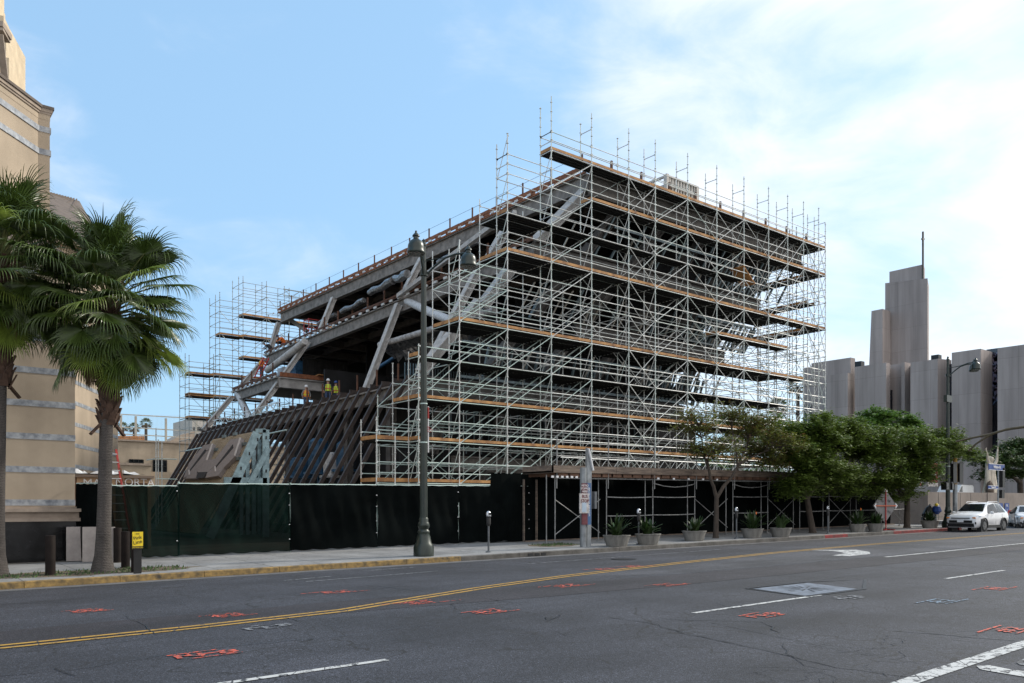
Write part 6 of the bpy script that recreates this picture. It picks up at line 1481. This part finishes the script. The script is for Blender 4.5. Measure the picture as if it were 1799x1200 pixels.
# ------------------------------------------------------------------ signals and street name sign
p=Vector((52.2,22.1,gz(52,22))); p.z=SL*52+.15
T=thing('signal_pole','grey signal pole with yellow painted top and black signal heads beside the far lamp','traffic signal',p)
MB().tube((0,0,0),(0,0,2.6),.13,14).build('pole',M_pylon,T,True); MB().tube((0,0,2.6),(0,0,4.2),.12,14).build('yellow_section',mat('worn_yellow',(.42,.28,.05),.8,0,.3,4,col2=(.22,.09,.03)),T,True)
for (dx,z,h) in ((.45,2.95,1.15),(-.42,2.95,1.1)):
    o=MB().cbox((dx,0,z+h/2-.2),(.34,.3,h)).build('signal_head',M_black,T)
    b=MB()
    for k in range(3): b.lathe([(.12,0),(.14,.14)],(0,0,0),10); 
    MB().cbox((dx,-.18,z+h/2-.2),(.5,.02,h+.2)).build('backplate',M_black,o)
MB().tube((-.5,0,2.9),(.5,0,2.9),.025,6).build('bracket',M_black,T)
T=thing('pedestrian_signal','black pedestrian signal box fixed on the far lamp pole','traffic signal',(51.0-.3,22.0,gz(51,22)+2.25)); MB().box(-.28,-.15,0,.05,.15,.45).build('box',M_black,T); MB().box(-.26,-.17,.05,.03,-.152,.4).build('face',M_glass,T)
T=thing('pedestrian_signal','second black pedestrian box on the right side of the far lamp pole','traffic signal',(51.0+.18,22.0,gz(51,22)+2.25)); MB().box(0,-.15,0,.25,.15,.42).build('box',M_black,T); MB().box(.02,-.17,.05,.23,-.152,.38).build('face',M_glass,T)
pS=aty(1754,905,24.2); z0=SL*pS.x+.15
T=thing('street_name_pole','galvanised corner pole carrying a blue street name sign and a black signal','street sign',(pS.x,24.2,z0))
MB().tube((0,0,0),(0,0,aty(1754,825,24.2).z-z0),.055,10).build('pole',M_pylon,T,True)
def nm(u0,u1,v0,v1,s,sz):
    a=aty(u0,v1,24.1); c=aty(u1,v0,24.1); MB().box(a.x,24.05,a.z,c.x,24.09,c.z).build('name_plate',M_bsign,T,world=True); e=.03; b=MB(); 
    for (x0,z0_,x1,z1_) in ((a.x,a.z,c.x,a.z+e),(a.x,c.z-e,c.x,c.z)): b.box(x0,24.04,z0_,x1,24.045,z1_)
    b.build('border',M_wht,T,world=True); text('lettering',s,M_wht,T,((a.x+c.x)/2,24.03,(a.z+c.z)/2),(R(90),0,0),sz,.004,bold=.006)
nm(1736.5,1764,816.5,825.5,'Wilshire Bl',.27); nm(1735.5,1753,853.5,858.8,'Harvard Bl',.17)
a=aty(1760,838,24.2); o=MB().box(a.x-.18,24.05,a.z-.75,a.x+.22,24.35,a.z+.65).build('signal_head',M_black,T,world=True); a=aty(1759,868,24.2); MB().box(a.x-.2,24.05,a.z-.3,a.x+.25,24.3,a.z+.3).build('pedestrian_head',M_black,T,world=True)
T=thing('signal_mast','curved brown twin tube signal mast arm reaching in from the right over the road','traffic signal',(40,-1.6,SL*40+.15))
b=MB(); b.path([(40,-1.6,.5),(40,-1.6,4.8),(40,-1.3,5.5),(40,0,5.95)],[.14,.11,.10,.09],10); b.build('pole',mat('mast_brown',(.13,.10,.055),.6,.1,.2),T,True,world=True)
b=MB(); q=[aty(1799,750,14.0),aty(1760,755,15.0),aty(1735,763,15.7),aty(1700,773,16.6)]; b.path([(40,0,5.95),(40,7,5.95),(40,12,5.65)]+[Vector((40,v.y,v.z)) for v in [atx(1799,750,40),atx(1770,754,40),atx(1740,763,40),atx(1700,771,40),atx(1680,776,40)]],[.085,.08,.07,.065,.06,.05,.045,.04],8); b.path([Vector((40,v.y,v.z)) for v in [atx(1775,754,40),atx(1755,758,40),atx(1735,767,40),atx(1715,780,40),atx(1702,792,40)]],[.045]*5,8); b.build('arm',MATS['mast_brown'],T,True,world=True)
# ------------------------------------------------------------------ workers
def worker(foot,rz,label,shirt,vest,helmet,pose='stand',sc=1.0,vs=None):
    T=thing('person',label,'person',foot,rz,'construction workers'); T.scale=(sc,)*3
    b=0
    if pose=='crouch': J=[(0,0,.52,.15),(.02,.18,.78,.16),(.02,.42,.98,.17),(.02,.60,1.02,.07),(.02,.70,1.06,.10),(.02,.78,1.10,.085), (-.2,.42,1.0,.075),(-.28,.62,.78,.055),(-.26,.82,.62,.042),(.24,.42,1.0,.075),(.32,.62,.78,.055),(.28,.84,.64,.042),(-.12,0,.5,.11),(-.18,.32,.52,.08),(-.16,.1,.06,.055),(-.16,.28,.04,.045),(.14,0,.5,.11),(.2,.32,.52,.08),(.18,.1,.06,.055),(.18,.28,.04,.045)]
    else: 
        f=.0
        J=[(0,0,.95,.15),(0,0,1.15,.15),(0,0,1.38,.17),(0,.01,1.50,.07),(0,.02,1.58,.095),(0,.02,1.68,.10),(-.2,0,1.40,.075),(-.30,.02,1.14,.055),(-.26,.16,.92,.042),(.2,0,1.40,.075),(.31,.03,1.14,.055),(.28,.17,.93,.042),(-.11,0,.92,.11),(-.13,.03,.50,.08),(-.13,-.01,.08,.055),(-.14,.15,.04,.045),(.11,0,.92,.11),(.13,.03,.50,.08),(.14,-.01,.08,.055),(.15,.15,.04,.045)]
    E=[(0,1),(1,2),(2,3),(3,4),(4,5),(2,6),(6,7),(7,8),(2,9),(9,10),(10,11),(0,12),(12,13),(13,14),(14,15),(0,16),(16,17),(17,18),(18,19)]
    hp=[Vector(J[8][:3]),Vector(J[11][:3])]
    def post(me):
        zh=J[3][2]; zw=J[0][2]
        for p in me.polygons:
            c=p.center
            if c.z>zh-.02 and (pose!='crouch' or c.y>.52): k=0
            elif c.z<zw and not min((c-hp[0]).length,(c-hp[1]).length)<.14: k=2
            elif min((c-hp[0]).length,(c-hp[1]).length)<.09: k=0
            else: k=1
            p.material_index=k
    o=skin('body',[M_skin,shirt,M_jean],T,J,E,1,0,post)
    # fingers, nose and ears joined into the body mesh
    m=MB()
    for i,(w,e) in enumerate(((8,7),(11,10))):
        p=Vector(J[w][:3]); d=(p-Vector(J[e][:3])).normalized(); s=Vector((1,0,0)); 
        for k in range(4):
            L=(.075,.085,.08,.06)[k]; q=p+d*.03+s*(k-1.5)*.02; m.path([q,q+d*L*.6,q+d*L+Vector((0,-.01,-.02))],[.0095,.009,.007],5)
        sg=1 if i==0 else -1; m.path([p+s*sg*.03,p+s*sg*.055+d*.03,p+s*sg*.06+d*.06],[.011,.010,.008],5)
    hc=Vector(J[5][:3])-Vector((0,0,.03)); m.path([hc+Vector((0,.085,.01)),hc+Vector((0,.115,-.02))],[.012,.018],6); m.lathe([(0,-.03),(.02,0),(0,.03)],hc+Vector((.1,0,-.01)),6); m.lathe([(0,-.03),(.02,0),(0,.03)],hc+Vector((-.1,0,-.01)),6)
    import bmesh
    bm=bmesh.new(); bm.from_mesh(o.data); t=bpy.data.meshes.new('t'); t.from_pydata([tuple(v) for v in m.v],[],m.f); bm.from_mesh(t); bm.to_mesh(o.data); bm.free()
    # vest and helmet
    if pose=='crouch': MB().path([(.02,.08,.66),(.02,.2,.80),(.02,.36,.95),(.02,.46,1.02)],[.17,.20,.21,.15],14).build('vest',vest,T,True)
    else:
        m=MB(); m.lathe([(.205,.98),(.20,1.12),(.215,1.3),(.19,1.42),(.10,1.47)],(0,0,0),18,sq=(1,.78)); v=m.build('vest',vest,T,True)
        m=MB(); m.lathe([(.212,1.12),(.213,1.17)],(0,0,0),18,sq=(1,.78)); 
        for x in (-.09,.09): m.bar((x,-.165,1.0),(x,-.155,1.42),.04,.01); m.bar((x,.165,1.0),(x,.155,1.42),.04,.01)
        m.build('stripe',M_red if vest is M_hi else M_hi,v)
    h=hc+Vector((0,0,.06)); MB().lathe([(.145,0),(.142,.02),(.12,.03),(.115,.08),(.08,.13),(.02,.15)],h,16,sq=(1,1.12)).build('helmet',helmet,T,True)
    return T
def foot(u,v,Y,z): 
    p=aty(u,v,Y); return (p.x,Y,z)
# standing on the second slab behind the raker heads; feet level given by the slab
wp=lambda u,d,z:(atd(u,0,d).x,atd(u,0,d).y,z)
worker(wp(577,57.5,9.02),R(150),'worker in a yellow vest with red trim seen from behind above the rakers',M_cloth,M_hi,M_wht)
worker(wp(591,58.5,9.02),R(120),'worker in a yellow vest half behind a post right of the other yellow vest',M_cloth,M_hi,M_bsign)
worker(wp(538.5,60.5,9.02),R(160),'worker in an orange and yellow vest and grey shirt facing the street',M_shirt,M_or,M_wht)
worker((aty(460,640,74.5).x,74.5,aty(460,655,74.5).z-.35),R(-60),'worker in an orange shirt climbing the red ladder at the back corner',M_or,M_or,mat('tan_hat',(.5,.4,.3),.6))
worker((xw(17,75)+.5,75,17.0),R(90),'worker in orange bending over the edge of the fourth slab',M_or,M_or,M_jean,'crouch')
worker((xw(17,77)+.1,77.4,16.7),R(60),'worker in dark clothes crouching at the far corner of the fourth slab',M_cloth,M_cloth,M_shirt,'crouch')
# the red ladder of the back corner
p0=aty(447,664,73.5); p1=aty(464,628,74.3); T=thing('ladder','small red ladder under the worker at the back corner','ladder',p0)
for o in (0,.5): MB().bar(p0+Vector((o,0,0)),p1+Vector((o,0,0)),.07,.1).build('rail',M_red,T,world=True)
b=MB()
for k in range(8): q=p0.lerp(p1,(k+.5)/8); b.tube(q,q+Vector((.5,0,0)),.03,5)
b.build('rung',M_red,T,world=True)
